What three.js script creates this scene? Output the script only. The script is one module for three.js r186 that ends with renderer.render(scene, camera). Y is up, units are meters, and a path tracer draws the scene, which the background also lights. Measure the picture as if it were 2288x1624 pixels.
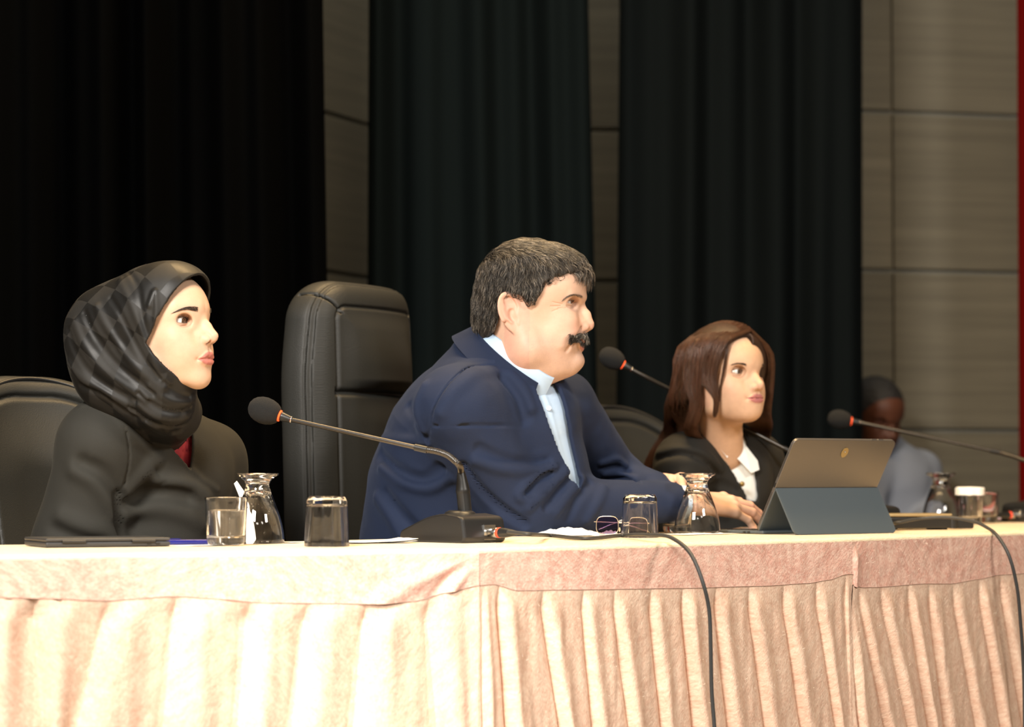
import * as THREE from 'three';
import { mergeGeometries } from 'three/addons/utils/BufferGeometryUtils.js';
import { RoundedBoxGeometry } from 'three/addons/geometries/RoundedBoxGeometry.js';
import { RectAreaLightUniformsLib } from 'three/addons/lights/RectAreaLightUniformsLib.js';
import { ImprovedNoise } from 'three/addons/math/ImprovedNoise.js';

// ---------------------------------------------------------------- camera, lights, exposure
const scene = new THREE.Scene();
scene.background = new THREE.Color(0x000000);
const FPX = 6000, CX = 1144, CY = 812, HORIZON = 1055, CAM_Y = 0.876, TABLE_Y = 0.75;
const PITCH = Math.atan((HORIZON - CY) / FPX);
const camera = new THREE.PerspectiveCamera(2 * Math.atan(CY / FPX) * 180 / Math.PI, 2288 / 1624, 0.1, 60);
camera.position.set(0, CAM_Y, 0);
camera.rotation.set(PITCH, 0, 0);
camera.focus = 5.05;
camera.userData.fStop = 3.6;
const renderer = new THREE.WebGLRenderer({ antialias: true });
renderer.toneMapping = THREE.LinearToneMapping;
renderer.toneMappingExposure = 0.74;
renderer.shadowMap.enabled = true;
RectAreaLightUniformsLib.init();
// each light is a stage lamp or ceiling panel; its housing is built with the structure further down
const LAMPS = [
  // position, aim, width, height, colour, intensity
  { at: [-1.3, 2.9, -1.7], aim: [-0.35, 0.80, -4.8], w: 1.1, h: 0.7, color: [1.0, 0.94, 0.86], power: 165 },
  { at: [2.7, 3.0, -2.4], aim: [0.3, 0.95, -5.3], w: 0.9, h: 0.6, color: [1.0, 0.93, 0.84], power: 80 },
  { at: [0.2, 3.9, -5.75], aim: [0.0, 0.9, -5.2], w: 2.4, h: 0.4, color: [1.0, 0.68, 0.33], power: 85 },
  { at: [0.9, 4.2, -8.62], aim: [0.9, 1.6, -9.15], w: 3.8, h: 0.25, color: [1.0, 0.93, 0.78], power: 5.5 },
  { at: [0.35, 4.2, -8.45], aim: [0.33, 1.5, -9.5], w: 0.9, h: 0.25, color: [1.0, 0.98, 0.90], power: 28 },
  { at: [-3.0, 4.5, 1.6], aim: [-3.0, 0, 1.5], w: 1.2, h: 0.6, color: [1.0, 0.95, 0.88], power: 16 },
  { at: [0.2, 4.5, 2.6], aim: [0.2, 0, 2.5], w: 1.2, h: 0.6, color: [1.0, 0.95, 0.88], power: 16 },
  { at: [3.2, 4.5, 1.6], aim: [3.2, 0, 1.5], w: 1.2, h: 0.6, color: [1.0, 0.95, 0.88], power: 16 },
];
for (const l of LAMPS) {
  const a = new THREE.RectAreaLight(new THREE.Color().setRGB(...l.color), l.power, l.w, l.h);
  a.position.set(...l.at); a.lookAt(...l.aim);
  a.castShadow = true; scene.add(a);
}

// a stand spotlight left of the camera, aimed at the left table's skirt
const SPOT = { at: [-0.95, 1.9, -0.3], aim: [-0.22, 0.60, -4.38], power: 72 };
{ const s = new THREE.SpotLight(new THREE.Color().setRGB(1.0, 0.96, 0.90), SPOT.power, 0, 5.6 * Math.PI / 180, 0.55, 2); s.position.set(...SPOT.at); s.target.position.set(...SPOT.aim); s.castShadow = true; s.shadow.radius = 3; scene.add(s); scene.add(s.target); }

// ---------------------------------------------------------------- small maths
const { sin, cos, abs, min, max, sqrt, PI, exp, floor, atan2, hypot, pow } = Math;
const V = (x, y, z) => new THREE.Vector3(x, y, z);
const clamp = (x, a, b) => x < a ? a : x > b ? b : x;
const mix = (a, b, t) => a + (b - a) * t;
const sstep = (a, b, x) => { const t = clamp((x - a) / (b - a), 0, 1); return t * t * (3 - 2 * t); };
let seedState = 12345;
const rnd = () => { seedState = (seedState + 0x6d2b79f5) | 0; let t = Math.imul(seedState ^ (seedState >>> 15), 1 | seedState); t = (t + Math.imul(t ^ (t >>> 7), 61 | t)) ^ t; return ((t ^ (t >>> 14)) >>> 0) / 4294967296; };
const rr = (a, b) => a + (b - a) * rnd();
const perlin = new ImprovedNoise();
const noise = (x, y, z) => perlin.noise(x, y, z);
const fbm = (x, y, z, o = 4) => { let s = 0, a = 0.5; for (let i = 0; i < o; i++) { s += a * noise(x, y, z); x *= 2.03; y *= 2.03; z *= 2.03; a *= 0.5; } return s; };
// world point seen at photo pixel (px, py) at distance D straight ahead; and the point on a level plane
const sP = sin(PITCH), cP = cos(PITCH);
function P(px, py, D) { const a = (px - CX) / FPX, b = (CY - py) / FPX; const y = b * cP + sP, z = b * sP - cP; const t = D / -z; return V(a * t, CAM_Y + y * t, -D); }
function onLevel(px, py, level = TABLE_Y) { const a = (px - CX) / FPX, b = (CY - py) / FPX; const y = b * cP + sP, z = b * sP - cP; const t = (level - CAM_Y) / y; return V(a * t, level, z * t); }

// ---------------------------------------------------------------- distance-field modelling
const smin = (a, b, k) => { const h = max(k - abs(a - b), 0) / k; return min(a, b) - h * h * k * 0.25; };
const smax = (a, b, k) => -smin(-a, -b, k);
const sph = (x, y, z, cx, cy, cz, r) => hypot3(x - cx, y - cy, z - cz) - r;
function hypot3(x, y, z) { return sqrt(x * x + y * y + z * z); }
function ell(x, y, z, cx, cy, cz, rx, ry, rz) {
  x -= cx; y -= cy; z -= cz;
  const a = x / rx, b = y / ry, c = z / rz, k0 = sqrt(a * a + b * b + c * c);
  const d = a / rx, e = b / ry, f = c / rz, k1 = sqrt(d * d + e * e + f * f);
  return k1 < 1e-9 ? -min(rx, ry, rz) : k0 * (k0 - 1) / k1;
}
function cone(x, y, z, ax, ay, az, bx, by, bz, r1, r2) {
  const vx = bx - ax, vy = by - ay, vz = bz - az, wx = x - ax, wy = y - ay, wz = z - az;
  let h = (vx * wx + vy * wy + vz * wz) / (vx * vx + vy * vy + vz * vz + 1e-12); h = h < 0 ? 0 : h > 1 ? 1 : h;
  return hypot3(wx - vx * h, wy - vy * h, wz - vz * h) - (r1 + (r2 - r1) * h);
}
const coneV = (x, y, z, a, b, r1, r2) => cone(x, y, z, a.x, a.y, a.z, b.x, b.y, b.z, r1, r2);
// distance to a polyline of Vector3 [p...] (no radius); quick
function polyDist(x, y, z, pts) {
  let best = 1e9;
  for (let i = 0; i + 1 < pts.length; i++) {
    const a = pts[i], b = pts[i + 1], vx = b.x - a.x, vy = b.y - a.y, vz = b.z - a.z, wx = x - a.x, wy = y - a.y, wz = z - a.z;
    let h = (vx * wx + vy * wy + vz * wz) / (vx * vx + vy * vy + vz * vz + 1e-12); h = h < 0 ? 0 : h > 1 ? 1 : h;
    const dx = wx - vx * h, dy = wy - vy * h, dz = wz - vz * h, q = dx * dx + dy * dy + dz * dz;
    if (q < best) best = q;
  }
  return sqrt(best);
}
// surface nets over a box, evaluated only near the surface
function meshField(f, lo, hi, cell, opt = {}) {
  const B = 8, nx = Math.ceil((hi[0] - lo[0]) / cell / B) * B, ny = Math.ceil((hi[1] - lo[1]) / cell / B) * B, nz = Math.ceil((hi[2] - lo[2]) / cell / B) * B;
  const sx = nx + 1, sy = ny + 1, sz = nz + 1, val = new Float32Array(sx * sy * sz).fill(1e3);
  const reach = cell * B * 0.87 * (opt.safe || 1.7) + (opt.margin || 0);
  const at = (i, j, k) => i + sx * (j + sy * k);
  const act = [];
  for (let bk = 0; bk < nz; bk += B) for (let bj = 0; bj < ny; bj += B) for (let bi = 0; bi < nx; bi += B) {
    const c = f(lo[0] + (bi + 4) * cell, lo[1] + (bj + 4) * cell, lo[2] + (bk + 4) * cell);
    if (abs(c) > reach) { if (c < 0) for (let k = bk; k <= bk + B; k++) for (let j = bj; j <= bj + B; j++) for (let i = bi; i <= bi + B; i++) if (val[at(i, j, k)] === 1e3) val[at(i, j, k)] = -1e3; continue; }
    act.push(bi, bj, bk);
  }
  for (let q = 0; q < act.length; q += 3) {
    const bi = act[q], bj = act[q + 1], bk = act[q + 2];
    for (let k = bk; k <= bk + B; k++) for (let j = bj; j <= bj + B; j++) for (let i = bi; i <= bi + B; i++) { const n = at(i, j, k); if (abs(val[n]) === 1e3) val[n] = f(lo[0] + i * cell, lo[1] + j * cell, lo[2] + k * cell); }
  }
  const vid = new Int32Array(sx * sy * sz).fill(-1), pos = [], idx = [];
  for (let q = 0; q < act.length; q += 3) {
    const bi = act[q], bj = act[q + 1], bk = act[q + 2];
    for (let k = bk; k < bk + B; k++) for (let j = bj; j < bj + B; j++) for (let i = bi; i < bi + B; i++) {
      const n = at(i, j, k); let m = 0;
      const c = [val[n], val[n + 1], val[n + sx], val[n + sx + 1], val[n + sx * sy], val[n + sx * sy + 1], val[n + sx * sy + sx], val[n + sx * sy + sx + 1]];
      for (let t = 0; t < 8; t++) if (c[t] < 0) m |= 1 << t;
      if (m === 0 || m === 255) continue;
      let X = 0, Y = 0, Z = 0, cnt = 0;
      for (let t = 0; t < 8; t++) for (let b = 0; b < 3; b++) {
        if (t & (1 << b)) continue; const u = t | (1 << b);
        if ((c[t] < 0) === (c[u] < 0)) continue;
        const w = clamp(c[t] / (c[t] - c[u]), 0, 1); cnt++;
        X += (t & 1) + (b === 0 ? w : 0); Y += ((t >> 1) & 1) + (b === 1 ? w : 0); Z += ((t >> 2) & 1) + (b === 2 ? w : 0);
      }
      vid[n] = pos.length / 3;
      pos.push(lo[0] + (i + X / cnt) * cell, lo[1] + (j + Y / cnt) * cell, lo[2] + (k + Z / cnt) * cell);
    }
  }
  const step = [1, sx, sx * sy];
  for (let q = 0; q < act.length; q += 3) {
    const bi = act[q], bj = act[q + 1], bk = act[q + 2];
    for (let k = bk; k < bk + B; k++) for (let j = bj; j < bj + B; j++) for (let i = bi; i < bi + B; i++) {
      const n = at(i, j, k), ijk = [i, j, k];
      for (let a = 0; a < 3; a++) {
        const u = (a + 1) % 3, v = (a + 2) % 3; if (ijk[u] === 0 || ijk[v] === 0) continue;
        const s0 = val[n] < 0, s1 = val[n + step[a]] < 0; if (s0 === s1) continue;
        const A = vid[n], Bv = vid[n - step[u]], C = vid[n - step[u] - step[v]], D = vid[n - step[v]];
        if (A < 0 || Bv < 0 || C < 0 || D < 0) continue;
        if (s0) idx.push(A, Bv, C, A, C, D); else idx.push(A, C, Bv, A, D, C);
      }
    }
  }
  const N = pos.length / 3, nor = new Float32Array(pos.length), e = cell * (opt.soft || 0.6);
  const col = opt.color ? new Float32Array(pos.length) : null, uv = new Float32Array(N * 2), out = [0, 0, 0];
  for (let v = 0; v < N; v++) {
    const x = pos[v * 3], y = pos[v * 3 + 1], z = pos[v * 3 + 2];
    const f0 = f(x, y, z); let gx = f(x + e, y, z) - f0, gy = f(x, y + e, z) - f0, gz = f(x, y, z + e) - f0;
    const L = hypot3(gx, gy, gz) || 1; gx /= L; gy /= L; gz /= L;
    nor[v * 3] = gx; nor[v * 3 + 1] = gy; nor[v * 3 + 2] = gz;
    if (col) { opt.color(x, y, z, out, gx, gy, gz); col[v * 3] = out[0]; col[v * 3 + 1] = out[1]; col[v * 3 + 2] = out[2]; }
    if (opt.uv) { opt.uv(x, y, z, out, gx, gy, gz); uv[v * 2] = out[0]; uv[v * 2 + 1] = out[1]; } else { uv[v * 2] = x + z; uv[v * 2 + 1] = y; }
  }
  const g = new THREE.BufferGeometry();
  g.setAttribute('position', new THREE.BufferAttribute(new Float32Array(pos), 3));
  g.setAttribute('normal', new THREE.BufferAttribute(nor, 3));
  g.setAttribute('uv', new THREE.BufferAttribute(uv, 2));
  if (col) g.setAttribute('color', new THREE.BufferAttribute(col, 3));
  g.setIndex(idx);
  return g;
}
// where the ray through a photo pixel meets a field (used to lay seams and folds on cloth)
function hitField(f, px, py, near = 3.5, far = 8) {
  const a = (px - CX) / FPX, b = (CY - py) / FPX; let y = b * cP + sP, z = b * sP - cP, x = a; const L = hypot3(x, y, z); x /= L; y /= L; z /= L;
  let t = near; for (let i = 0; i < 160; i++) { const d = f(x * t, CAM_Y + y * t, z * t); if (d < 0.0006) return V(x * t, CAM_Y + y * t, z * t); t += max(d * 0.7, 0.0006); if (t > far) return null; }
  return null;
}
// ---------------------------------------------------------------- scene helpers
const used = {};
const numbered = (n) => { used[n] = (used[n] || 0) + 1; return used[n] === 1 ? n : n + '_' + String(used[n] - 1).padStart(3, '0'); };
const shadow = (m) => { m.castShadow = true; m.receiveShadow = true; return m; };
function thing(name, label, category, at = [0, 0, 0], turn = 0, group) {
  const o = new THREE.Group(); o.name = numbered(name); scene.add(o); o.position.set(...at); o.rotation.y = turn;
  o.userData = { label, category }; if (group) o.userData.group = group; return o;
}
function part(name, geo, mat, parent, label) { const m = shadow(new THREE.Mesh(geo, mat)); m.name = name; parent.add(m); if (label) m.userData.label = label; return m; }
function single(name, geo, mat, label, category, group) { const m = shadow(new THREE.Mesh(geo, mat)); m.name = numbered(name); scene.add(m); m.userData = { label, category }; if (group) m.userData.group = group; return m; }
function struct(name, geo, mat) { const m = shadow(new THREE.Mesh(geo, mat)); m.name = name; m.userData = { kind: 'structure' }; scene.add(m); return m; }
const box = (w, h, d, x = 0, y = 0, z = 0) => new THREE.BoxGeometry(w, h, d).translate(x, y, z);
const rbox = (w, h, d, r, x = 0, y = 0, z = 0, s = 3) => new RoundedBoxGeometry(w, h, d, s, r).translate(x, y, z);
function tube(pts, r, seg = 40, sides = 10, tension) { const c = new THREE.CatmullRomCurve3(pts, false, tension ? 'catmullrom' : 'centripetal'); return new THREE.TubeGeometry(c, seg, r, sides, false); }
const lathe = (pts, n = 48) => new THREE.LatheGeometry(pts.map(([r, y]) => new THREE.Vector2(max(r, 1e-5), y)), n);
// many thin tapered hairs in one geometry
class Strands {
  constructor() { this.p = []; this.n = []; this.c = []; this.i = []; }
  add(pts, r0, r1, color, sides = 3) {
    const base = this.p.length / 3, T = V(0, 0, 0), A = V(0, 0, 0), Bn = V(0, 0, 0), up = V(0.31, 0.83, 0.45).normalize();
    for (let s = 0; s < pts.length; s++) {
      T.copy(pts[min(s + 1, pts.length - 1)]).sub(pts[max(s - 1, 0)]).normalize(); A.crossVectors(T, up).normalize(); Bn.crossVectors(T, A);
      const t = s / (pts.length - 1), r = mix(r0, r1, t * t);
      for (let q = 0; q < sides; q++) { const w = q / sides * 2 * PI, cx = cos(w), sx = sin(w), nx = A.x * cx + Bn.x * sx, ny = A.y * cx + Bn.y * sx, nz = A.z * cx + Bn.z * sx; this.p.push(pts[s].x + nx * r, pts[s].y + ny * r, pts[s].z + nz * r); this.n.push(nx, ny, nz); this.c.push(color[0], color[1], color[2]); }
    }
    for (let s = 0; s + 1 < pts.length; s++) for (let q = 0; q < sides; q++) { const a = base + s * sides + q, b = base + s * sides + (q + 1) % sides, c = a + sides, d = b + sides; this.i.push(a, b, c, b, d, c); }
  }
  geometry() {
    const g = new THREE.BufferGeometry(); g.setAttribute('position', new THREE.Float32BufferAttribute(this.p, 3)); g.setAttribute('normal', new THREE.Float32BufferAttribute(this.n, 3)); g.setAttribute('color', new THREE.Float32BufferAttribute(this.c, 3));
    g.setAttribute('uv', new THREE.Float32BufferAttribute(new Float32Array(this.p.length / 3 * 2), 2)); g.setIndex(this.i); return g;
  }
}
// grid surface from a function (u, v in 0..1) -> Vector3
function sheet(fn, nu, nv, uvScale = [1, 1], closed = false) {
  const p = [], uv = [], idx = [];
  for (let j = 0; j <= nv; j++) for (let i = 0; i <= nu; i++) { const q = fn(i / nu, j / nv); p.push(q.x, q.y, q.z); uv.push(i / nu * uvScale[0], j / nv * uvScale[1]); }
  for (let j = 0; j < nv; j++) for (let i = 0; i < nu; i++) { const a = j * (nu + 1) + i, b = a + 1, c = a + nu + 1, d = c + 1; idx.push(a, b, c, b, d, c); }
  const g = new THREE.BufferGeometry(); g.setAttribute('position', new THREE.Float32BufferAttribute(p, 3)); g.setAttribute('uv', new THREE.Float32BufferAttribute(uv, 2)); g.setIndex(idx); g.computeVertexNormals(); return g;
}
// ---------------------------------------------------------------- textures and materials
function dataTex(n, fn, srgb = true, rep) {
  const d = new Uint8Array(n * n * 4); const o = [0, 0, 0];
  for (let j = 0; j < n; j++) for (let i = 0; i < n; i++) { fn(i / n, j / n, o); const k = (j * n + i) * 4; d[k] = clamp(o[0], 0, 1) * 255; d[k + 1] = clamp(o[1], 0, 1) * 255; d[k + 2] = clamp(o[2], 0, 1) * 255; d[k + 3] = 255; }
  const t = new THREE.DataTexture(d, n, n); t.wrapS = t.wrapT = THREE.RepeatWrapping; t.magFilter = THREE.LinearFilter; t.minFilter = THREE.LinearFilter; if (srgb) t.colorSpace = THREE.SRGBColorSpace; if (rep) t.repeat.set(...rep); t.needsUpdate = true; return t;
}
// noise that tiles over the unit square
const tileN = (u, v, f, s = 0) => { const a = u * 2 * PI, b = v * 2 * PI, r = f / (2 * PI); return noise(cos(a) * r + s, sin(a) * r + cos(b) * r * 1.0 + s * 1.7, sin(b) * r + s * 0.3); };
const M = (o) => new THREE.MeshStandardMaterial(o), MP = (o) => new THREE.MeshPhysicalMaterial(o);
const lin = (r, g, b) => new THREE.Color().setRGB(r, g, b);
const weave = dataTex(256, (u, v, o) => { const a = 0.5 + 0.25 * sin(u * 2 * PI * 64) * sin(v * 2 * PI * 64) + 0.25 * tileN(u, v, 40); o[0] = o[1] = o[2] = a; }, false, [25, 25]);
// ---------------------------------------------------------------- the stage and hall
const woodTex = dataTex(512, (u, v, o) => {
  const s = 0.5 + 0.5 * tileN(u * 1, v, 3, 4) , streak = tileN(u, v * 1.0, 2, 9) * 0.5 + noise(sin(u * 2 * PI) * 0.35 + 3, v * 46, cos(u * 2 * PI) * 0.35) * 0.55 + noise(sin(u * 2 * PI) * 1.2, v * 130, cos(u * 2 * PI) * 1.2) * 0.3;
  const k = 0.60 + 0.10 * streak + 0.05 * (s - 0.5); o[0] = k * 1.0; o[1] = k * 0.955; o[2] = k * 0.83;
});
const mFloor = M({ color: lin(0.10, 0.075, 0.05), roughness: 0.55 });
const mHall = M({ color: lin(0.42, 0.40, 0.36), roughness: 0.95 });
const mPanel = [0.95, 1.0, 0.9, 1.04].map((k) => M({ color: lin(0.50 * k, 0.50 * k, 0.50 * k), map: woodTex, roughness: 0.75 }));
const mGroove = M({ color: lin(0.26, 0.25, 0.21), roughness: 0.9 });
struct('floor', box(16, 0.2, 18, 0.5, -0.1, -3.5), mFloor);
struct('ceiling', box(16, 0.2, 18, 0.5, 4.7, -3.5), mHall);
struct('wall_left', box(0.2, 4.8, 18, -7.4, 2.3, -3.5), mHall);
struct('wall_right', box(0.2, 4.8, 18, 8.4, 2.3, -3.5), mHall);
struct('wall_front', box(16, 4.8, 0.2, 0.5, 2.3, 5.4), mHall);
struct('wall_back', box(16, 4.8, 0.2, 0.5, 2.3, -12.0), mHall);
// three runs of panelled stage wall; (x, depth) of the two ends
function panelWall(name, a, b, joints, firstX) {
  const dx = b[0] - a[0], dz = -(b[1] - a[1]), L = hypot(dx, dz), w = struct(name, box(L, 4.5, 0.1, L / 2, 2.25, -0.072), mGroove);
  w.position.set(a[0], 0, -a[1]); w.rotation.y = atan2(-dz, dx);
  let n = 0;
  for (let r = 0; r + 1 < joints.length; r++) for (let x0 = firstX - 1.8; x0 < L; x0 += 0.9) {
    const l = max(x0, 0), e = min(x0 + 0.9, L); if (e - l < 0.02) continue;
    const g = rbox(e - l - 0.006, joints[r + 1] - joints[r] - 0.013, 0.03, 0.004, (l + e) / 2, (joints[r] + joints[r + 1]) / 2, -0.015, 2);
    const uv = g.attributes.uv, ps = g.attributes.position; for (let i = 0; i < uv.count; i++) uv.setXY(i, ps.getX(i) * 0.6 + r * 0.37, ps.getY(i) * 0.9 + (n % 5) * 0.21);
    part('panel', g, mPanel[(n * 7 + r) % 4], w); n++;
  }
}
const JOINTS = [0.0, 0.48, 1.017, 1.554, 2.091, 2.628, 3.165, 3.7, 4.24];
panelWall('wall_stage_left', [-1.02, 8.03], [-0.45, 9.5], JOINTS, 0.6);
panelWall('wall_stage_middle', [-0.45, 9.5], [0.95, 9.5], JOINTS, 0.35);
panelWall('wall_stage_right', [0.72, 8.873], [3.2, 9.536], JOINTS, 0.585);
// black stage drapes
function drape(label, D, topL, topR, botL, botR, folds, color, amp, seedV, name = 'stage_curtain') {
  // edges given as photo columns at the top of the frame and at the table line
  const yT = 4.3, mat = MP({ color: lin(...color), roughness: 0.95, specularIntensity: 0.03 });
  const X = (px) => (px - CX) / FPX * D;
  const g = sheet((u, v) => {
    const y = mix(0.02, yT, v), k = clamp((y - 0.9) / 1.4, -0.6, 2.2), l = mix(X(botL), X(topL), k), r = mix(X(botR), X(topR), k);
    const w = folds * 2 * PI, ph = seedV + 0.9 * noise(u * 5, seedV, v * 0.7), d = amp * (sin(u * w + ph * 2 + 1.3 * sin(u * w * 0.37 + seedV)) + 0.45 * sin(u * w * 1.9 + seedV * 3 + v * 0.4)) * (0.75 + 0.35 * noise(u * 9, v * 1.3, seedV));
    return V(mix(l, r, u), y, -D + d);
  }, 260, 24, [3, 4]);
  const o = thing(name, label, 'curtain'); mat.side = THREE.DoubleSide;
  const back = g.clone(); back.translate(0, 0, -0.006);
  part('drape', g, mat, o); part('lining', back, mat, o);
  part('curtain_track', box(X(topR) - X(topL) + 0.2, 0.05, 0.06, (X(topL) + X(topR)) / 2, 4.33, -D), mGroove, o);
  return o;
}
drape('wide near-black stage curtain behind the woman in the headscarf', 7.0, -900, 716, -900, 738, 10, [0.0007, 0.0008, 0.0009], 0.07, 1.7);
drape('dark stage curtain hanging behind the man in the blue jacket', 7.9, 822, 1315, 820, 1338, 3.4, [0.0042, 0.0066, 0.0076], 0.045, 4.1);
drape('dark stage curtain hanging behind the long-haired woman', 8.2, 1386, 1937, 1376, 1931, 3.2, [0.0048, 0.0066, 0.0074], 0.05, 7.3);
drape('red curtain edge at the far right of the panelled wall', 8.4, 2281, 2700, 2279, 2700, 5, [0.09, 0.003, 0.003], 0.03, 2.2, 'red_curtain');
// lamp housings outside the frame
const mHousing = M({ color: lin(0.02, 0.02, 0.02), roughness: 0.6 });
LAMPS.forEach((l, i) => {
  const o = new THREE.Group(); o.name = 'ceiling_light_' + (i + 1); o.userData = { kind: 'structure' }; scene.add(o); o.position.set(...l.at); o.lookAt(...l.aim);
  part('housing', box(l.w + 0.06, l.h + 0.06, 0.12, 0, 0, -0.09), mHousing, o);
  part('lamp_diffuser', box(l.w, l.h, 0.01, 0, 0, -0.02), M({ color: lin(0.8, 0.8, 0.8), emissive: lin(...l.color), emissiveIntensity: 1.5 }), o);
  part('hanger', box(0.03, 0.03, 0.4, 0, 0, -0.33), mHousing, o);
});
{ // the stand spotlight's fitting, left of the camera
  const o = new THREE.Group(); o.name = 'spotlight_fixture'; o.userData = { kind: 'structure' }; scene.add(o); o.position.set(...SPOT.at);
  const h = new THREE.Group(); h.name = 'lamp_head'; o.add(h); h.lookAt(...SPOT.aim.map((v, i) => v - 0)); 
  part('lamp_housing', new THREE.CylinderGeometry(0.075, 0.06, 0.22, 28, 1).rotateX(PI / 2).translate(0, 0, -0.14), mHousing, h);
  part('lamp_lens', new THREE.CylinderGeometry(0.068, 0.068, 0.006, 28).rotateX(PI / 2).translate(0, 0, -0.026), M({ color: lin(0.8, 0.8, 0.8), emissive: lin(1, 0.96, 0.9), emissiveIntensity: 2 }), h);
  part('pole', new THREE.CylinderGeometry(0.015, 0.018, 1.75, 14).translate(0, -1.0, 0.14), mHousing, o);
  for (let k = 0; k < 3; k++) { const a = k / 3 * 2 * PI; part('leg', tube([V(0, -1.45, 0.14), V(cos(a) * 0.35, -1.89, 0.14 + sin(a) * 0.35)], 0.011, 4, 8), mHousing, o); }
}
// ---------------------------------------------------------------- the tables and their velvet cloths
const TF = [[-1.35, 3.832], [-0.055, 4.462], [0.656, 5.2], [1.75, 6.536]];     // (x, depth) of the front edge
const secs = [];
for (let i = 0; i < 3; i++) { const a = TF[i], b = TF[i + 1], dx = b[0] - a[0], dd = b[1] - a[1], L = hypot(dx, dd); secs.push({ a, b, L, t: [dx / L, dd / L], n: [-dd / L, dx / L] }); } // n points behind the table
// along: metres from the section's start; out: metres toward the hall
const secPoint = (s, along, out, y) => V(s.a[0] + s.t[0] * along - s.n[0] * out, y, -(s.a[1] + s.t[1] * along - s.n[1] * out));
const pxAlong = (s, px) => { const k = (px - CX) / FPX; return (k * s.a[1] - s.a[0]) / (s.t[0] - k * s.t[1]); };   // where a photo column crosses the section's front
const alongD = (s, u) => s.a[1] + s.t[1] * u;
function back(i, depth) { // mitred back corner between section i-1 and i
  if (i === 0) { const s = secs[0]; return [s.a[0] + s.n[0] * depth, s.a[1] + s.n[1] * depth]; }
  if (i === 3) { const s = secs[2]; return [s.b[0] + s.n[0] * depth, s.b[1] + s.n[1] * depth]; }
  const p = secs[i - 1], q = secs[i], ux = p.n[0] + q.n[0], uy = p.n[1] + q.n[1], k = depth * 2 / (ux * ux + uy * uy) ; return [TF[i][0] + ux * k, TF[i][1] + uy * k];
}
const velvetTex = (base, warm, seedV, strength) => dataTex(512, (u, v, o) => {
  const a = tileN(u, v, 9, seedV), b = tileN(u, v, 26, seedV + 5), c = tileN(u, v, 75, seedV + 11), f = noise(u * 210 + seedV, v * 70, seedV) ;
  const k = 0.28 * a + 0.42 * b + 0.5 * c + 0.45 * f, t = clamp(0.5 + k * strength, 0, 1);
  for (let i = 0; i < 3; i++) o[i] = mix(warm[i], base[i], t);
});
const vB = velvetTex([0.945, 0.84, 0.745], [0.855, 0.69, 0.59], 7.7, 0.7), vT = velvetTex([0.94, 0.875, 0.77], [0.87, 0.785, 0.65], 5.1, 0.7), vVB = velvetTex([0.925, 0.795, 0.72], [0.83, 0.62, 0.55], 8.8, 0.9);
const pileBump = dataTex(512, (u, v, o) => { o[0] = o[1] = o[2] = 0.5 + 0.5 * (0.5 * tileN(u, v, 30, 1) + 0.5 * noise(u * 160, v * 60, 2)); }, false, [4, 4]);
const velvet = (map, sheen) => { const t = map.clone(); t.repeat.set(2.2, 2.2); t.needsUpdate = true; return MP({ map: t, roughness: 0.9, sheen, sheenRoughness: 0.35, sheenColor: lin(1, 0.93, 0.86), bumpMap: pileBump, bumpScale: 0.0012, side: THREE.DoubleSide }); };
const mSkirt = velvet(vB, 0.5), mValance = velvet(vVB, 0.4), mTopCloth = velvet(vT, 0.5), skirtMats = [mSkirt, mSkirt, mSkirt], valMats = [mValance, mValance, mValance], topMats = [mTopCloth, mTopCloth, mTopCloth];
// photo columns of the pleat lines: at the valance seam and at the bottom of the frame
const PLEATS = [
  [[-420, -500], [-280, -350], [-140, -200], [-20, -70], [80, 105], [245, 178], [396, 372], [560, 540], [690, 660], [818, 795], [957, 985], [1066, 1085]],
  [[1076, 1080], [1112, 1137], [1209, 1258], [1300, 1330], [1368, 1410], [1450, 1482], [1520, 1552], [1595, 1632], [1668, 1712], [1745, 1792], [1818, 1870], [1886, 1900]],
  [[1893, 1915], [1912, 1978], [1960, 2030], [2022, 2075], [2070, 2110], [2122, 2180], [2180, 2235], [2228, 2285], [2290, 2350], [2350, 2410], [2410, 2470], [2470, 2530], [2530, 2600], [2600, 2660]],
];
const SEAM = [
  [[-500, 1335], [0, 1334], [110, 1336], [200, 1340], [245, 1341], [390, 1331], [470, 1336], [600, 1346], [850, 1348], [930, 1342], [1000, 1322], [1066, 1307]],
  [[1070, 1307], [1100, 1304], [1150, 1318], [1300, 1316], [1520, 1313], [1700, 1308], [1800, 1302], [1850, 1294], [1886, 1282]],
  [[1892, 1290], [1905, 1311], [1950, 1311], [2060, 1303], [2120, 1303], [2180, 1293], [2230, 1283], [2290, 1280], [2700, 1270]],
];
const lerpTable = (t, x) => { if (x <= t[0][0]) return t[0][1]; for (let i = 0; i + 1 < t.length; i++) if (x <= t[i + 1][0]) return mix(t[i][1], t[i + 1][1], sstep(0, 1, (x - t[i][0]) / (t[i + 1][0] - t[i][0])) * 0.5 + 0.5 * (x - t[i][0]) / (t[i + 1][0] - t[i][0])); return t[t.length - 1][1]; };
const CLOTHS = ['pink velvet tablecloth and skirt under strong light, in front of the woman in the headscarf', 'dusty pink velvet tablecloth and skirt in front of the man in the blue jacket', 'dusty pink velvet tablecloth and skirt at the far right end, right of the fold'];
const TABLES = ['table under the brightly lit cloth, in front of the woman in the headscarf', 'table under the pink cloth, in front of the man in the blue jacket', 'table under the pink cloth at the far right end'];
const mTable = M({ color: lin(0.25, 0.16, 0.09), roughness: 0.5 }), mLeg = M({ color: lin(0.05, 0.05, 0.05), roughness: 0.4, metalness: 0.6 });
const DEPTH = 0.56;
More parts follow.
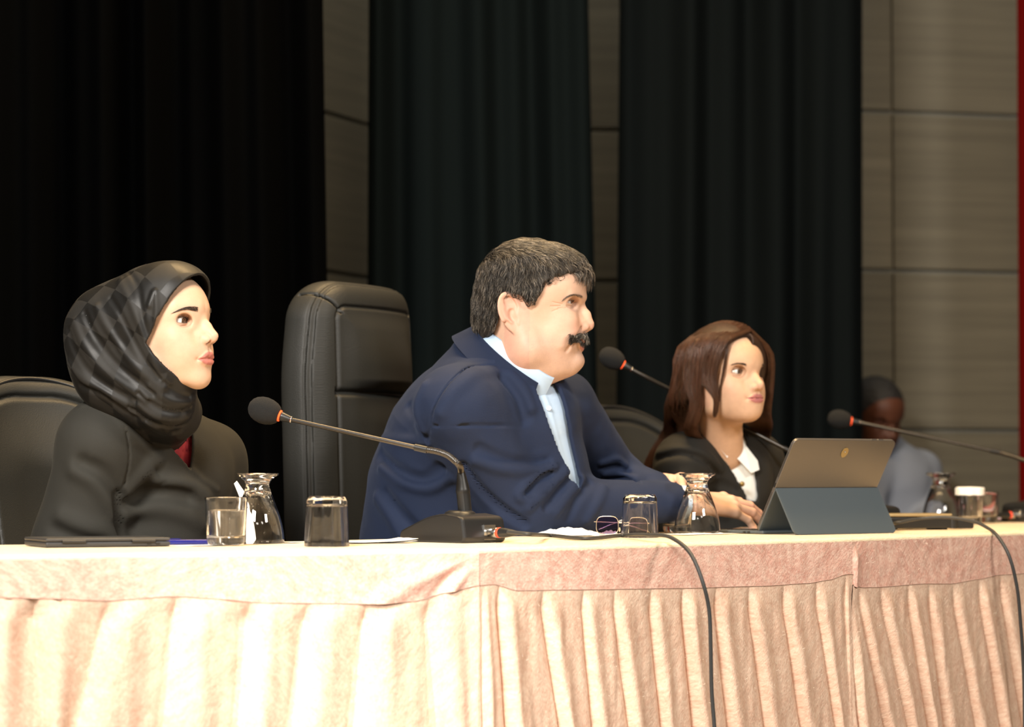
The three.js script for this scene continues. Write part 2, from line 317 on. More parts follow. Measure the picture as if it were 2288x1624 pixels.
secs.forEach((s, i) => {
  const fa = TF[i], fb = TF[i + 1], ba = back(i, DEPTH), bb = back(i + 1, DEPTH);
  const toS = (p) => [p[0], -p[1]];
  // wooden table
  const t = thing('conference_table', TABLES[i], 'table');
  const shape = new THREE.Shape([fa, fb, bb, ba].map((p) => new THREE.Vector2(p[0], p[1])));
  const ins = (p, q, k) => [mix(p[0], q[0], k), mix(p[1], q[1], k)], cen = [(fa[0] + fb[0] + ba[0] + bb[0]) / 4, (fa[1] + fb[1] + ba[1] + bb[1]) / 4];
  const shr = new THREE.Shape([fa, fb, bb, ba].map((p) => ins(p, cen, 0.04)).map((p) => new THREE.Vector2(p[0], p[1])));
  const eg = new THREE.ExtrudeGeometry(shr, { depth: 0.028, bevelEnabled: false }); eg.rotateX(-PI / 2); eg.translate(0, TABLE_Y - 0.036, 0); part('tabletop', eg, mTable, t);
  for (const p of [fa, fb, bb, ba]) { const q = ins(p, cen, 0.12); part('leg', new THREE.CylinderGeometry(0.02, 0.017, TABLE_Y - 0.036, 12).translate(q[0], (TABLE_Y - 0.036) / 2, -q[1]), mLeg, t); }
  // cloth
  const c = thing('tablecloth', CLOTHS[i], 'tablecloth');
  const L = s.L, gap = i === 1 ? 0.0015 : 0.001;
  const top = sheet((u, v) => {   // rounded at the front edge
    const f = [mix(fa[0], fb[0], u), mix(fa[1], fb[1], u)], b = [mix(ba[0], bb[0], u), mix(ba[1], bb[1], u)];
    const R = 0.008, w = 0.12; let out, y;
    if (v < w) { const a = v / w * PI / 2; out = -R + R * cos(a); y = TABLE_Y - R + R * sin(a); return V(f[0] - s.n[0] * out, y + 0.0004 * noise(u * 60, v * 9, i), -(f[1] - s.n[1] * out)); }
    const k = (v - w) / (1 - w), p = [mix(f[0] + s.n[0] * R, b[0], k), mix(f[1] + s.n[1] * R, b[1], k)];
    return V(p[0], TABLE_Y, -p[1]);
  }, 160, 60, [L, 0.6]); part('top_cloth', top, topMats[i], c);
  part('back_hem', sheet((u, v) => V(mix(ba[0], bb[0], u), mix(TABLE_Y - 0.25, TABLE_Y, v), -mix(ba[1], bb[1], u)), 40, 4, [L, 0.25]), valMats[i], c);
  const seamY = (u) => { const px = CX + FPX * (s.a[0] + s.t[0] * u) / alongD(s, u), py = lerpTable(SEAM[i], px); return CAM_Y - (py - HORIZON) * alongD(s, u) / FPX; };
  const val = sheet((u, v) => {
    const a = u * L, yb = seamY(a), y = mix(yb, TABLE_Y - 0.008, v), k = 1 - v;
    let o = 0.001 + 0.0022 * k;
    const wr = i === 0 ? 1 : 0.25;
    o += wr * 0.0035 * k * noise(a * 9 + y * 14, y * 6, i * 3 + 1) + 0.0012 * noise(a * 40, y * 30, i);
    if (i === 0) { // slanting wrinkles near the left end, and the twist by the first corner
      const px = CX + FPX * (s.a[0] + s.t[0] * a) / alongD(s, a), q = px - 60 * k; o += 0.0035 * exp(-Math.pow((px - 90) / 150, 2)) * k * sin(q * 0.11);
      const m = (px - (1040 - 190 * k)) / 45; o += 0.009 * exp(-m * m) * sstep(0.15, 0.6, k); const m2 = (px - (1062 - 95 * k)) / 20; o -= 0.006 * exp(-m2 * m2) * sstep(0.2, 0.6, k); const m3 = (px - (1068 - 60 * k)) / 16; o += 0.007 * exp(-m3 * m3) * sstep(0.3, 0.7, k);
    }
    if (i === 2) { const px = CX + FPX * (s.a[0] + s.t[0] * a) / alongD(s, a), m = (px - (1906 - 4 * k)) / 6; o += 0.012 * exp(-m * m) * sstep(0, 0.5, k); }
    o = mix(0.002, o, sstep(0, 0.015, a) * sstep(L, L - 0.015, a));
    return secPoint(s, a, o, y);
  }, 420, 26, [L, 0.1]); part('valance', val, valMats[i], c);
  part('seam', tube(Array.from({ length: 60 }, (_, q) => secPoint(s, q / 59 * L, 0.0032, seamY(q / 59 * L))), 0.0008, 240, 5), valMats[i], c);
  const yFrame = (u) => CAM_Y - (1624 - HORIZON) * alongD(s, u) / FPX;
  const tb = PLEATS[i].map(([p, q]) => [pxAlong(s, p), pxAlong(s, q)]);
  const skirt = sheet((u, v) => {
    const a = u * L, ys = seamY(a), y = mix(0.012, ys - 0.0005, v), k = clamp((ys - y) / (ys - yFrame(a)), 0, 1.9), grow = sstep(0, 0.16, k) * (0.75 + 0.25 * k);
    let j = 0; while (j + 1 < tb.length && mix(tb[j + 1][0], tb[j + 1][1], k) < a) j++;
    const l = mix(tb[j][0], tb[j][1], k), r = j + 1 < tb.length ? mix(tb[j + 1][0], tb[j + 1][1], k) : l + 0.12, t = clamp((a - l) / max(r - l, 1e-3), 0, 1), w = r - l;
    const m = abs(a - l), e = max(r - a, 0); let o;
    if (i === 0) o = 0.020 * (1 - exp(-m / 0.009)) * (1 - exp(-e / 0.010)) + 0.008 * sin(t * PI * 2 - 0.6) + 0.005 * noise(a * 26, y * 4, 3) - 0.016;
    else o = 0.024 * (1 - exp(-m / 0.005)) * (1 - 0.62 * t) * (1 - exp(-e / 0.004)) + 0.004 * sin(t * 9) * (1 - t) + 0.002 * noise(a * 40, y * 5, 3) - 0.012;
    const we = sstep(0, 0.03, a) * sstep(L, L - 0.03, a); o = o * we * grow * ((i ? 1.1 : 0.95) + 0.6 * noise(j * 3.7, i * 5.1, 0.5)) - 0.004 * grow + 0.003 + 0.0012 * noise(a * 50, y * 20, 8) * grow;
    o = max(o, -0.011 + 0.2 * (o + 0.011));
    return secPoint(s, a, o, y);
  }, i === 0 ? 900 : 760, 60, [L, 0.7]); part('pleated_skirt', skirt, skirtMats[i], c);
  // loose lint on the pile
  if (i > 0) {
    const st = new Strands();
    for (let q = 0; q < 420; q++) { const a = rr(0, min(L, 1.2)), y = q % 4 ? rr(seamY(a) - 0.22, TABLE_Y) : TABLE_Y + 0.0004, o = q % 4 ? (y < seamY(a) ? 0.015 : 0.004) : -rr(0.0, 0.05), b = secPoint(s, a, o, y), pts = []; let d = V(rr(-1, 1), rr(-0.2, 1), rr(-0.2, 0.6)).normalize(); const len = rr(0.002, 0.007); for (let k = 0; k < 4; k++) { pts.push(b.clone()); d.add(V(rr(-0.6, 0.6), rr(-0.6, 0.6), rr(-0.3, 0.3))).normalize(); b.addScaledVector(d, len / 3); } st.add(pts, 0.00022, 0.00012, [0.9, 0.82, 0.68]); }
    const m = part('lint', st.geometry(), M({ vertexColors: true, roughness: 1 }), c, 'loose pale lint fibres on the pile'); m.userData.kind = 'stuff';
  }
});
// ---------------------------------------------------------------- chairs
const leatherBump = dataTex(512, (u, v, o) => { o[0] = o[1] = o[2] = 0.5 + 0.5 * (0.6 * tileN(u, v, 60, 3) + 0.4 * tileN(u, v, 120, 8)); }, false, [9, 9]);
const mLeather = MP({ color: lin(0.020, 0.020, 0.0175), roughness: 0.52, specularIntensity: 0.7, bumpMap: leatherBump, bumpScale: 0.0004 });
const mPiping = MP({ color: lin(0.012, 0.012, 0.012), roughness: 0.35 }), mChairMetal = M({ color: lin(0.03, 0.03, 0.03), roughness: 0.35, metalness: 0.5 });
const g2 = (d, w) => exp(-(d * d) / (w * w));
function chairBase(o) {
  part('seat', meshField((x, y, z) => { const q = [abs(x - 0.24) - 0.20, abs(y - 0.45) - 0.02, abs(z) - 0.20]; return hypot3(max(q[0], 0), max(q[1], 0), max(q[2], 0)) + min(max(q[0], q[1], q[2]), 0) - 0.045; }, [-0.05, 0.36, -0.28], [0.52, 0.54, 0.28], 0.012), mLeather, o);
  part('gas_column', new THREE.CylinderGeometry(0.028, 0.032, 0.30, 16).translate(0.22, 0.24, 0), mChairMetal, o);
  for (let k = 0; k < 5; k++) {
    const a = k / 5 * 2 * PI + 0.3, dx = cos(a), dz = sin(a);
    part('base_arm', tube([V(0.22, 0.12, 0), V(0.22 + dx * 0.15, 0.10, dz * 0.15), V(0.22 + dx * 0.29, 0.07, dz * 0.29)], 0.018, 10, 8), mChairMetal, o);
    part('caster', new THREE.CylinderGeometry(0.028, 0.028, 0.03, 14).rotateX(PI / 2).rotateY(-a).translate(0.22 + dx * 0.29, 0.03, dz * 0.29), mChairMetal, o);
  }
}
function rb2(a, b, ha, hb, r) { const x = abs(a) - ha + r, y = abs(b) - hb + r; return hypot(max(x, 0), max(y, 0)) + min(max(x, y), 0) - r; }
function highChair(at, yaw, label) {
  const o = thing('executive_chair', label, 'chair', at, yaw);
  const front = (y, z) => -(y - 0.9) * 0.03 - 0.055 * pow(abs(z) / 0.24, 2) + 0.0 * sstep(0.95, 0.5, y);
  const f = (x, y, z) => {
    const w = 0.230 - 0.035 * sstep(0.78, 0.45, y) - 0.02 * sstep(1.05, 1.28, y), d2 = rb2(z, y - 0.88, w, 0.402, 0.085), xx = x - front(y, z);
    let d = smax(d2, abs(xx) - 0.052, 0.05);
    if (xx > -0.02) {
      const az = abs(z), inner = rb2(z, y - 0.79, 0.168, 0.437, 0.03);                 // centre panel outline
      d += 0.007 * g2(inner, 0.0035); d -= 0.006 * sstep(0.0, -0.05, inner);
      const belly = rb2(z, y - 1.135, 0.168, 0.09, 0.03);
      if (inner < 0.01) { d += 0.012 * g2(y - 1.045, 0.006); d -= 0.020 * sstep(0.168, 0.06, az) * sstep(1.225, 1.10, y) * sstep(1.045, 1.075, y); d -= 0.010 * sstep(0.168, 0.06, az) * sstep(1.045, 0.98, y); }
      if (y > 1.21) d += 0.006 * g2((az - 0.168) - (y - 1.227) * 0.9, 0.0035);           // corner seams
    }
    d += 0.002 * g2(xx - 0.034, 0.0025) * (d2 > -0.03 ? 1 : 0);                           // edge seam
    d += 0.002 * g2(xx - 0.024, 0.0025) * (d2 > -0.03 ? 1 : 0);
    return d * 0.8;
  };
  part('backrest', meshField(f, [-0.25, 0.44, -0.30], [0.20, 1.32, 0.30], 0.0036), mLeather, o);
  chairBase(o);
  for (const s of [-1, 1]) { const a = part('armrest', tube([V(-0.02, 0.62, s * 0.27), V(0.12, 0.67, s * 0.29), V(0.32, 0.66, s * 0.29), V(0.36, 0.56, s * 0.28), V(0.26, 0.46, s * 0.25)], 0.022, 30, 10), mChairMetal, o); part('arm_pad', rbox(0.24, 0.03, 0.06, 0.014, 0.22, 0.69, s * 0.29), mLeather, a); }
  // stitches along the side of the bolster
  const st = new Strands();
  for (const s of [1]) for (let k = 0; k < 130; k++) { const y = 0.52 + k * 0.0052, w = 0.230 - 0.035 * sstep(0.78, 0.45, y) - 0.02 * sstep(1.05, 1.28, y); const b = V(front(y, w) + 0.029, y, s * (w - 0.0012)); st.add([b, b.clone().add(V(0, 0.0026, 0)), b.clone().add(V(0, 0.0034, -0.0004))], 0.0006, 0.0005, [0.015, 0.015, 0.014]); }
  part('stitching', st.geometry(), M({ vertexColors: true, roughness: 0.7 }), o);
  return o;
}
function lowChair(at, yaw, top, label) {
  const o = thing('office_chair', label, 'chair', at, yaw), yc = (top + 0.5) / 2, hh = (top - 0.5) / 2, W = 0.245;
  const front = (y, z) => -(y - 0.6) * 0.12 + 0.10 * pow(abs(z) / W, 2) + 0.04 * sstep(0.85, 0.5, y);
  const outline = (y, z) => { const R = 0.21; const a = abs(z) - W + R, b = (y - yc) - hh + R; const lowr = (yc - y) - hh; return max(b > 0 ? hypot(max(a, 0), b) - R : abs(z) - W + 0.03 * sstep(0.75, 0.5, y), lowr); };
  const f = (x, y, z) => {
    const d2 = outline(y, z), xx = x - front(y, z); let d = smax(d2, abs(xx) - 0.042, 0.035);
    if (xx > 0) { const inner = d2 + 0.04; d += 0.008 * g2(inner, 0.006); d -= 0.022 * sstep(0, -0.14, inner); const b2 = abs(z) - 0.11 - 0.25 * max(0, y - 0.82); if (inner < -0.004) d += 0.006 * g2(b2 - 0.02, 0.005) * sstep(top - 0.04, top - 0.12, y); }
    return d * 0.8;
  };
  part('backrest', meshField(f, [-0.2, 0.44, -0.30], [0.24, top + 0.05, 0.30], 0.0045), mLeather, o);
  // piping round the front edge
  const pts = []; for (let k = 0; k <= 60; k++) { const t = k / 60 * 2 - 1; let z, y; const a = t * 1.0; const R = 0.205, zc = W - 0.21; if (abs(a) > 0.45) { y = mix(top - 0.215, 0.52, (abs(a) - 0.45) / 0.55); z = Math.sign(a) * (W - 0.004 - 0.03 * sstep(0.75, 0.5, y)); } else { const q = a / 0.45; const th = q * PI / 2; z = sin(th) * R + Math.sign(th) * zc * abs(sin(th)); y = top - 0.21 + cos(th) * R; } pts.push(V(front(y, z) + 0.034, y, z)); }
  part('piping', tube(pts, 0.0042, 120, 8), mPiping, o, 'raised black piping');
  chairBase(o);
  for (const s of [-1, 1]) part('armrest', tube([V(0.0, 0.60, s * 0.25), V(0.10, 0.66, s * 0.27), V(0.30, 0.65, s * 0.27), V(0.34, 0.55, s * 0.26), V(0.25, 0.45, s * 0.23)], 0.02, 30, 10), mChairMetal, o);
  return o;
}
const RAD = PI / 180;
highChair([-0.312, 0, -5.80], -25 * RAD, 'tall black leather executive chair behind the man in the blue jacket');
lowChair([-0.93, 0, -5.26], -46 * RAD, 1.065, 'black leather round-backed chair the headscarf woman sits on');
lowChair([0.255, 0, -6.5], -42 * RAD, 1.04, 'black leather round-backed chair behind the long-haired woman');
// ---------------------------------------------------------------- things on the tables
const mGlass = MP({ color: 0xffffff, roughness: 0.02, transmission: 1, thickness: 0.01, ior: 1.5 }), mWater = MP({ color: 0xffffff, roughness: 0.0, transmission: 1, thickness: 0.02, ior: 1.33 });
const mBlack = MP({ color: lin(0.012, 0.012, 0.012), roughness: 0.38 }), mRubber = M({ color: lin(0.035, 0.035, 0.034), roughness: 0.6 }), mChrome = M({ color: lin(0.55, 0.54, 0.52), roughness: 0.22, metalness: 1 }), mDarkMetal = M({ color: lin(0.09, 0.085, 0.08), roughness: 0.3, metalness: 0.9 });
const foamBump = dataTex(256, (u, v, o) => { o[0] = o[1] = o[2] = 0.5 + 0.5 * tileN(u, v, 60, 2); }, false, [2, 2]);
const mFoam = M({ color: lin(0.0075, 0.0075, 0.0072), roughness: 1, bumpMap: foamBump, bumpScale: 0.0012 });
const mPaper = M({ color: lin(0.86, 0.85, 0.82), roughness: 0.9, side: THREE.DoubleSide }), mRed = M({ color: lin(0.8, 0.07, 0.03), roughness: 0.5 });
const cable = (o, name, pts, r) => part(name, tube(pts, r, 140, 8), mRubber, o);
// conference microphone; all given in world space: base position, yaw, points of the stem and rod, head
function microphone(label, base, yaw, pts, dir, cablePts, rod = 0.0042) {
  const o = thing('conference_microphone', label, 'microphone', [base.x, base.y, base.z], 0);
  const b = new THREE.Group(); b.name = 'base'; o.add(b); b.rotation.y = yaw;
  const s = new THREE.Shape(); s.moveTo(-0.09, 0.002); s.lineTo(0.068, 0.002); s.quadraticCurveTo(0.074, 0.002, 0.074, 0.008); s.lineTo(0.069, 0.036); s.quadraticCurveTo(0.067, 0.042, 0.055, 0.043); s.lineTo(0.03, 0.046); s.quadraticCurveTo(0.0, 0.046, -0.03, 0.037); s.lineTo(-0.086, 0.017); s.quadraticCurveTo(-0.093, 0.013, -0.09, 0.002);
  const g = new THREE.ExtrudeGeometry(s, { depth: 0.092, bevelEnabled: true, bevelThickness: 0.006, bevelSize: 0.004, bevelSegments: 3, curveSegments: 6 }); g.translate(0, 0.002, -0.046);
  part('base_shell', g, mBlack, b);
  part('boss', lathe([[0, 0.058], [0.02, 0.0575], [0.027, 0.054], [0.033, 0.045], [0.036, 0.036]], 32).translate(0.012, 0, 0.0), mBlack, b);
  part('talk_button', new THREE.CylinderGeometry(0.011, 0.012, 0.004, 24).rotateZ(0.34).translate(-0.045, 0.0375, 0), mDarkMetal, b);
  for (const q of [-1, 1]) for (const w of [-1, 1]) part('foot', new THREE.CylinderGeometry(0.006, 0.006, 0.004, 10).translate(q * 0.062 - 0.008, 0.002, w * 0.036), mRubber, b);
  // plug on the high end
  part('plug_socket', box(0.006, 0.026, 0.028, 0.0745, 0.019, -0.012), mChrome, b);
  const plug = lathe([[0, 0], [0.0088, 0], [0.0088, 0.018], [0.0092, 0.019], [0.0092, 0.022], [0.0084, 0.023]], 24).rotateZ(-PI / 2).translate(0.075, 0.0185, -0.012);
  part('plug', plug, mChrome, b);
  part('plug_ring', lathe([[0.0088, 0], [0.0094, 0.001], [0.0094, 0.006], [0.0088, 0.007]], 24).rotateZ(-PI / 2).translate(0.098, 0.0185, -0.012), mRed, b, 'bright red plug ring');
  part('plug_boot', lathe([[0.009, 0], [0.0088, 0.012], [0.006, 0.030], [0.0035, 0.044], [0, 0.044]], 24).rotateZ(-PI / 2).translate(0.105, 0.0185, -0.012), mBlack, b);
  const loc = (p) => p.clone().sub(base);
  const w = pts.map(loc);
  // stem (lower tapered sleeve), coil, rod
  const stem = new THREE.CatmullRomCurve3([w[0], w[0].clone().lerp(w[1], 0.5), w[1]]), sg = new THREE.TubeGeometry(stem, 24, 1, 16);
  { const p = sg.attributes.position, c = V(0, 0, 0); for (let i = 0; i < p.count; i++) { const t = floor(i / 17) / 24; stem.getPointAt(t, c); const r = t < 0.52 ? 0.0125 : t < 0.58 ? 0.0132 : mix(0.0125, 0.0068, (t - 0.58) / 0.42); p.setXYZ(i, c.x + (p.getX(i) - c.x) * r, c.y + (p.getY(i) - c.y) * r, c.z + (p.getZ(i) - c.z) * r); } sg.computeVertexNormals(); }
  part('stem', sg, mBlack, o);
  const goose = new THREE.CatmullRomCurve3([w[1], ...w.slice(2, -1)], false, 'centripetal'), gl = goose.getLength(), ng = 260, gg = new THREE.TubeGeometry(goose, ng, 1, 12);
  { const p = gg.attributes.position, c = V(0, 0, 0); for (let i = 0; i < p.count; i++) { const k = floor(i / 13); goose.getPointAt(k / ng, c); const r = 0.0054 + 0.0005 * sin(k * PI / 2); p.setXYZ(i, c.x + (p.getX(i) - c.x) * r, c.y + (p.getY(i) - c.y) * r, c.z + (p.getZ(i) - c.z) * r); } gg.computeVertexNormals(); }
  part('gooseneck', gg, mDarkMetal, o, 'ribbed metal gooseneck');
  const e = w[w.length - 1], s0 = w[w.length - 2], d = e.clone().sub(s0).normalize();
  part('rod', tube([s0, s0.clone().lerp(e, 0.5), e], rod, 30, 12), mDarkMetal, o);
  part('rod_collar', tube([s0.clone().addScaledVector(d, -0.004), s0.clone().addScaledVector(d, 0.02)], 0.0062, 4, 12), mBlack, o);
  // head
  const h = new THREE.Group(); h.name = 'head'; o.add(h); h.position.copy(e); h.quaternion.setFromUnitVectors(V(0, 1, 0), dir.clone().normalize());
  part('ferrule', lathe([[0, 0], [0.0055, 0], [0.006, 0.001], [0.0062, 0.003], [0.0085, 0.018], [0.009, 0.024], [0, 0.024]], 24), mBlack, h);
  part('ferrule_ring', lathe([[0.0058, 0], [0.0066, 0.0008], [0.0066, 0.0016], [0.0058, 0.0024]], 24), mChrome, h);
  const red = part('ring_light', lathe([[0.0085, 0.0], [0.0105, 0.001], [0.0108, 0.006], [0.0085, 0.007]], 28).translate(0, 0.0215, 0), M({ color: lin(0.9, 0.1, 0.02), emissive: lin(1.0, 0.09, 0.02), emissiveIntensity: 1.6 }), h, 'glowing red ring');
  const lamp = new THREE.PointLight(new THREE.Color().setRGB(1, 0.1, 0.02), 0.004, 0.5); lamp.position.set(0.0, 0.0205, 0.0); lamp.castShadow = true; h.add(lamp);
  part('foam_windshield', lathe([[0, 0.084], [0.008, 0.0828], [0.0145, 0.079], [0.0195, 0.073], [0.0232, 0.064], [0.0245, 0.054], [0.0235, 0.044], [0.020, 0.034], [0.0155, 0.0275], [0.0115, 0.0245], [0.0105, 0.025], [0, 0.030]], 40), mFoam, h, 'charcoal foam windshield');
  if (cablePts) cable(o, 'cable', cablePts.map(loc), 0.0036);
  return o;
}
{ // nearest
  const b = onLevel(1018, 1211), yaw = -46 * RAD, boss = b.clone().add(V(0.012 * cos(46 * RAD), 0.05, 0.012 * sin(46 * RAD)));
  const p0 = P(1040, 1150, -boss.z), p1 = P(1030, 1052, -boss.z + 0.0);
  const end = b.clone().add(V(0.149 * cos(46 * RAD) - 0.012 * -sin(46 * RAD) * -1, 0.0205, 0.149 * sin(46 * RAD) - 0.012 * cos(46 * RAD)));
  microphone('desk microphone with red ring and black base, its gooseneck reaching left toward the headscarf woman', b, yaw, [p0, p1, P(1022, 1035, 4.74), P(1002, 1018, 4.75), P(975, 1008, 4.76), P(950, 1004, 4.765), P(652, 938, 4.86)], V(-1, 0.34, -0.16), [
    end.clone(), P(1180, 1193, 4.70), onLevel(1230, 1203).setY(TABLE_Y + 0.006), onLevel(1310, 1209).setY(TABLE_Y + 0.005), onLevel(1390, 1203).setY(TABLE_Y + 0.006), P(1450, 1195, 4.86), P(1500, 1201, 4.76), P(1545, 1240, 4.68), P(1570, 1300, 4.655), P(1584, 1360, 4.66), P(1588, 1450, 4.665), P(1590, 1540, 4.67), P(1597, 1640, 4.67), P(1600, 1780, 4.66)]);
}
{ // the man's
  const b = onLevel(1925, 1178), yaw = -46 * RAD; const D = -b.z;
  microphone('desk microphone in front of the moustached man, its rod rising from behind the tablet', b, yaw, [P(1935, 1130, D), P(1925, 1085, D), P(1905, 1070, D), P(1870, 1055, D), P(1830, 1040, D), P(1768, 1010, D), P(1412, 826, D - 0.02)], V(-1, 0.56, 0.05), [
    b.clone().add(V(0.10, 0.0205, 0.10)), P(2005, 1168, 5.74), P(2060, 1158, 5.78), P(2120, 1156, 5.76), P(2175, 1165, 5.72), P(2206, 1179, 5.665), P(2230, 1199, 5.60), P(2254, 1240, 5.575), P(2272, 1310, 5.58), P(2281, 1400, 5.60), P(2287, 1500, 5.62), P(2290, 1700, 5.62)], 0.0046);
}
{ // far right
  const b = onLevel(2318, 1166), D = -b.z;
  microphone('desk microphone at the far right, its thin gooseneck crossing in front of the panelled wall', b, -150 * RAD, [P(2345, 1120, D), P(2338, 1070, D), P(2325, 1050, D), P(2300, 1034, D), P(2270, 1022, D), P(2230, 1010, D), P(1922, 944, D + 0.05)], V(-1, 0.16, 0.0), null, 0.0042);
}
// inverted goblets
function goblet(px, py, label, k = 1) {
  const b = onLevel(px, py), o = thing('goblet', label, 'glass', [b.x, TABLE_Y + 0.0005, b.z], 0, 'goblets stood upside down');
  const outer = [[0.0475, 0], [0.0478, 0.008], [0.0465, 0.02], [0.044, 0.033], [0.0402, 0.047], [0.036, 0.0587], [0.031, 0.072], [0.0262, 0.084], [0.0225, 0.0945], [0.0208, 0.0985], [0.0212, 0.1005], [0.0202, 0.1025], [0.0212, 0.1055], [0.0228, 0.109], [0.0262, 0.1135], [0.031, 0.1175], [0.0368, 0.1205], [0.0376, 0.122], [0.0368, 0.1238], [0.02, 0.1236], [0, 0.1232]];
  const inner = [[0, 0.092], [0.008, 0.0915], [0.0155, 0.0885], [0.0205, 0.083], [0.0262, 0.0715], [0.0338, 0.0582], [0.038, 0.0468], [0.0418, 0.033], [0.0443, 0.02], [0.0457, 0.008], [0.0458, 0]];
  const all = [...inner, ...outer].map(([r, y]) => [r * k, y * k]);
  part('bowl_and_stem', lathe(all, 64), mGlass, o);
  // water drops on the bowl
  const gs = []; for (let q = 0; q < 46; q++) { const a = rr(-0.9, 1.3), y = rr(0.05, 0.092), r0 = lerpTable([[0.02, 0.0465], [0.033, 0.044], [0.0587, 0.036], [0.072, 0.031], [0.084, 0.0262], [0.0945, 0.0225]], y); const s = rr(0.0006, 0.0013); gs.push(new THREE.SphereGeometry(s, 8, 6).translate(sin(a) * r0 * k, y * k, cos(a) * r0 * k)); }
  const m = part('droplets', mergeGeometries(gs), mWater, o, 'beads of water'); m.userData.kind = 'stuff'; return o;
}
goblet(575, 1214, 'upside-down stemmed glass nearest the headscarf woman, with a spray of droplets');
goblet(1558, 1193, 'upside-down stemmed glass in front of the moustached man\'s hands');
goblet(2103, 1166, 'upside-down stemmed glass at the right, beside two tumblers');
// tumblers
function tumbler(px, py, r, h, up, label, sides, extra) {
  const b = onLevel(px, py), o = thing('tumbler', label, 'glass', [b.x, TABLE_Y + 0.0005, b.z], 0.35, 'water tumblers');
  const rt = r, rb = r * 0.88, t = 0.0028, base = 0.014;
  let pr = [[0, base], [rb - t - 0.004, base], [rb - t, base + 0.004], [rt - t, h - 0.001], [rt - t * 0.5, h], [rt, h - 0.001], [rt - 0.0004, h * 0.9], [rb + 0.0006, 0.008], [rb - 0.003, 0.001], [rb - 0.006, 0], [0, 0.002]];
  if (!up) pr = pr.map(([a, y]) => [a, h - y]).reverse();
  const g0 = lathe(pr.reverse(), 64); if (sides < 20) { const p = g0.attributes.position; for (let i = 0; i < p.count; i++) { const x = p.getX(i), z = p.getZ(i), r = hypot(x, z); if (r > rb * 0.55) { const k = 1 - 0.035 * (0.5 + 0.5 * cos(atan2(z, x) * sides)); p.setX(i, x * k); p.setZ(i, z * k); } } g0.computeVertexNormals(); }
  part('glass_body', g0, mGlass, o);
  if (extra) extra(o, rb - t, rt - t, base, h);
  return o;
}
const water = (level) => (o, r0, r1, base, h) => { const k = (level - base) / (h - base), rl = mix(r0, r1, k) - 0.0003; part('water', lathe([[0, base + 0.0003], [r0 - 0.004, base + 0.0003], [r0 - 0.0003, base + 0.0042], [rl, level], [rl - 0.001, level - 0.0004], [0, level - 0.0006]], 40), mWater, o, 'clear water'); };
tumbler(505, 1219, 0.037, 0.083, true, 'upright tumbler of water left of the droplet-covered goblet', 40, water(0.060));
tumbler(730, 1221, 0.0385, 0.085, false, 'tumbler stood upside down alone between the headscarf woman and the tall chair', 10);
tumbler(1430, 1201, 0.0365, 0.083, false, 'faceted tumbler stood upside down right beside the tinted spectacles', 8);
tumbler(1512, 1191, 0.032, 0.078, true, 'tumbler capped with a folded white napkin behind the middle goblet', 40);
tumbler(2168, 1171, 0.033, 0.078, true, 'tumbler beside the right-hand goblet', 12);
tumbler(2203, 1168, 0.032, 0.076, true, 'rightmost tumbler on the table', 40);
// napkins and tissues
function crumple(name, label, cat, px, py, w, d, h, seedV, yaw = 0, rough = 1) {
  const b = onLevel(px, py), o = sheet((u, v) => { const x = (u - 0.5) * w, z = (v - 0.5) * d, e = min(u, 1 - u, v, 1 - v) * 2; const hh = h * (0.35 * e + 0.9 * e * max(0, fbm(u * 3 + seedV, v * 3, seedV, 3) + 0.35)) + 0.006 * rough * abs(noise(u * 9, v * 9, seedV)) * sstep(0, 0.2, e); return V(x + 0.008 * noise(v * 4, seedV, u), max(hh, 0.0008), z + 0.008 * noise(u * 4, 9, seedV)); }, 60, 40, [1, 1]);
  const m = single(name, o, mPaper, label, cat); m.position.set(b.x, TABLE_Y + 0.0006, b.z); m.rotation.y = yaw; return m;
}
crumple('paper_napkin', 'flat white napkin under the nearest goblet', 'napkin', 585, 1212, 0.15, 0.06, 0.002, 2.1, -0.4, 0.1);
crumple('tissue', 'crumpled white tissue left of the tinted spectacles', 'tissue', 1265, 1197, 0.14, 0.09, 0.024, 5.4, 0.75);
crumple('tissue', 'crumpled white tissue under the tinted spectacles', 'tissue', 1365, 1198, 0.07, 0.05, 0.010, 8.4, 0.75);
crumple('paper_napkin', 'flat white napkin under the middle goblet', 'napkin', 1565, 1194, 0.17, 0.07, 0.004, 3.3, 0.8, 0.3);
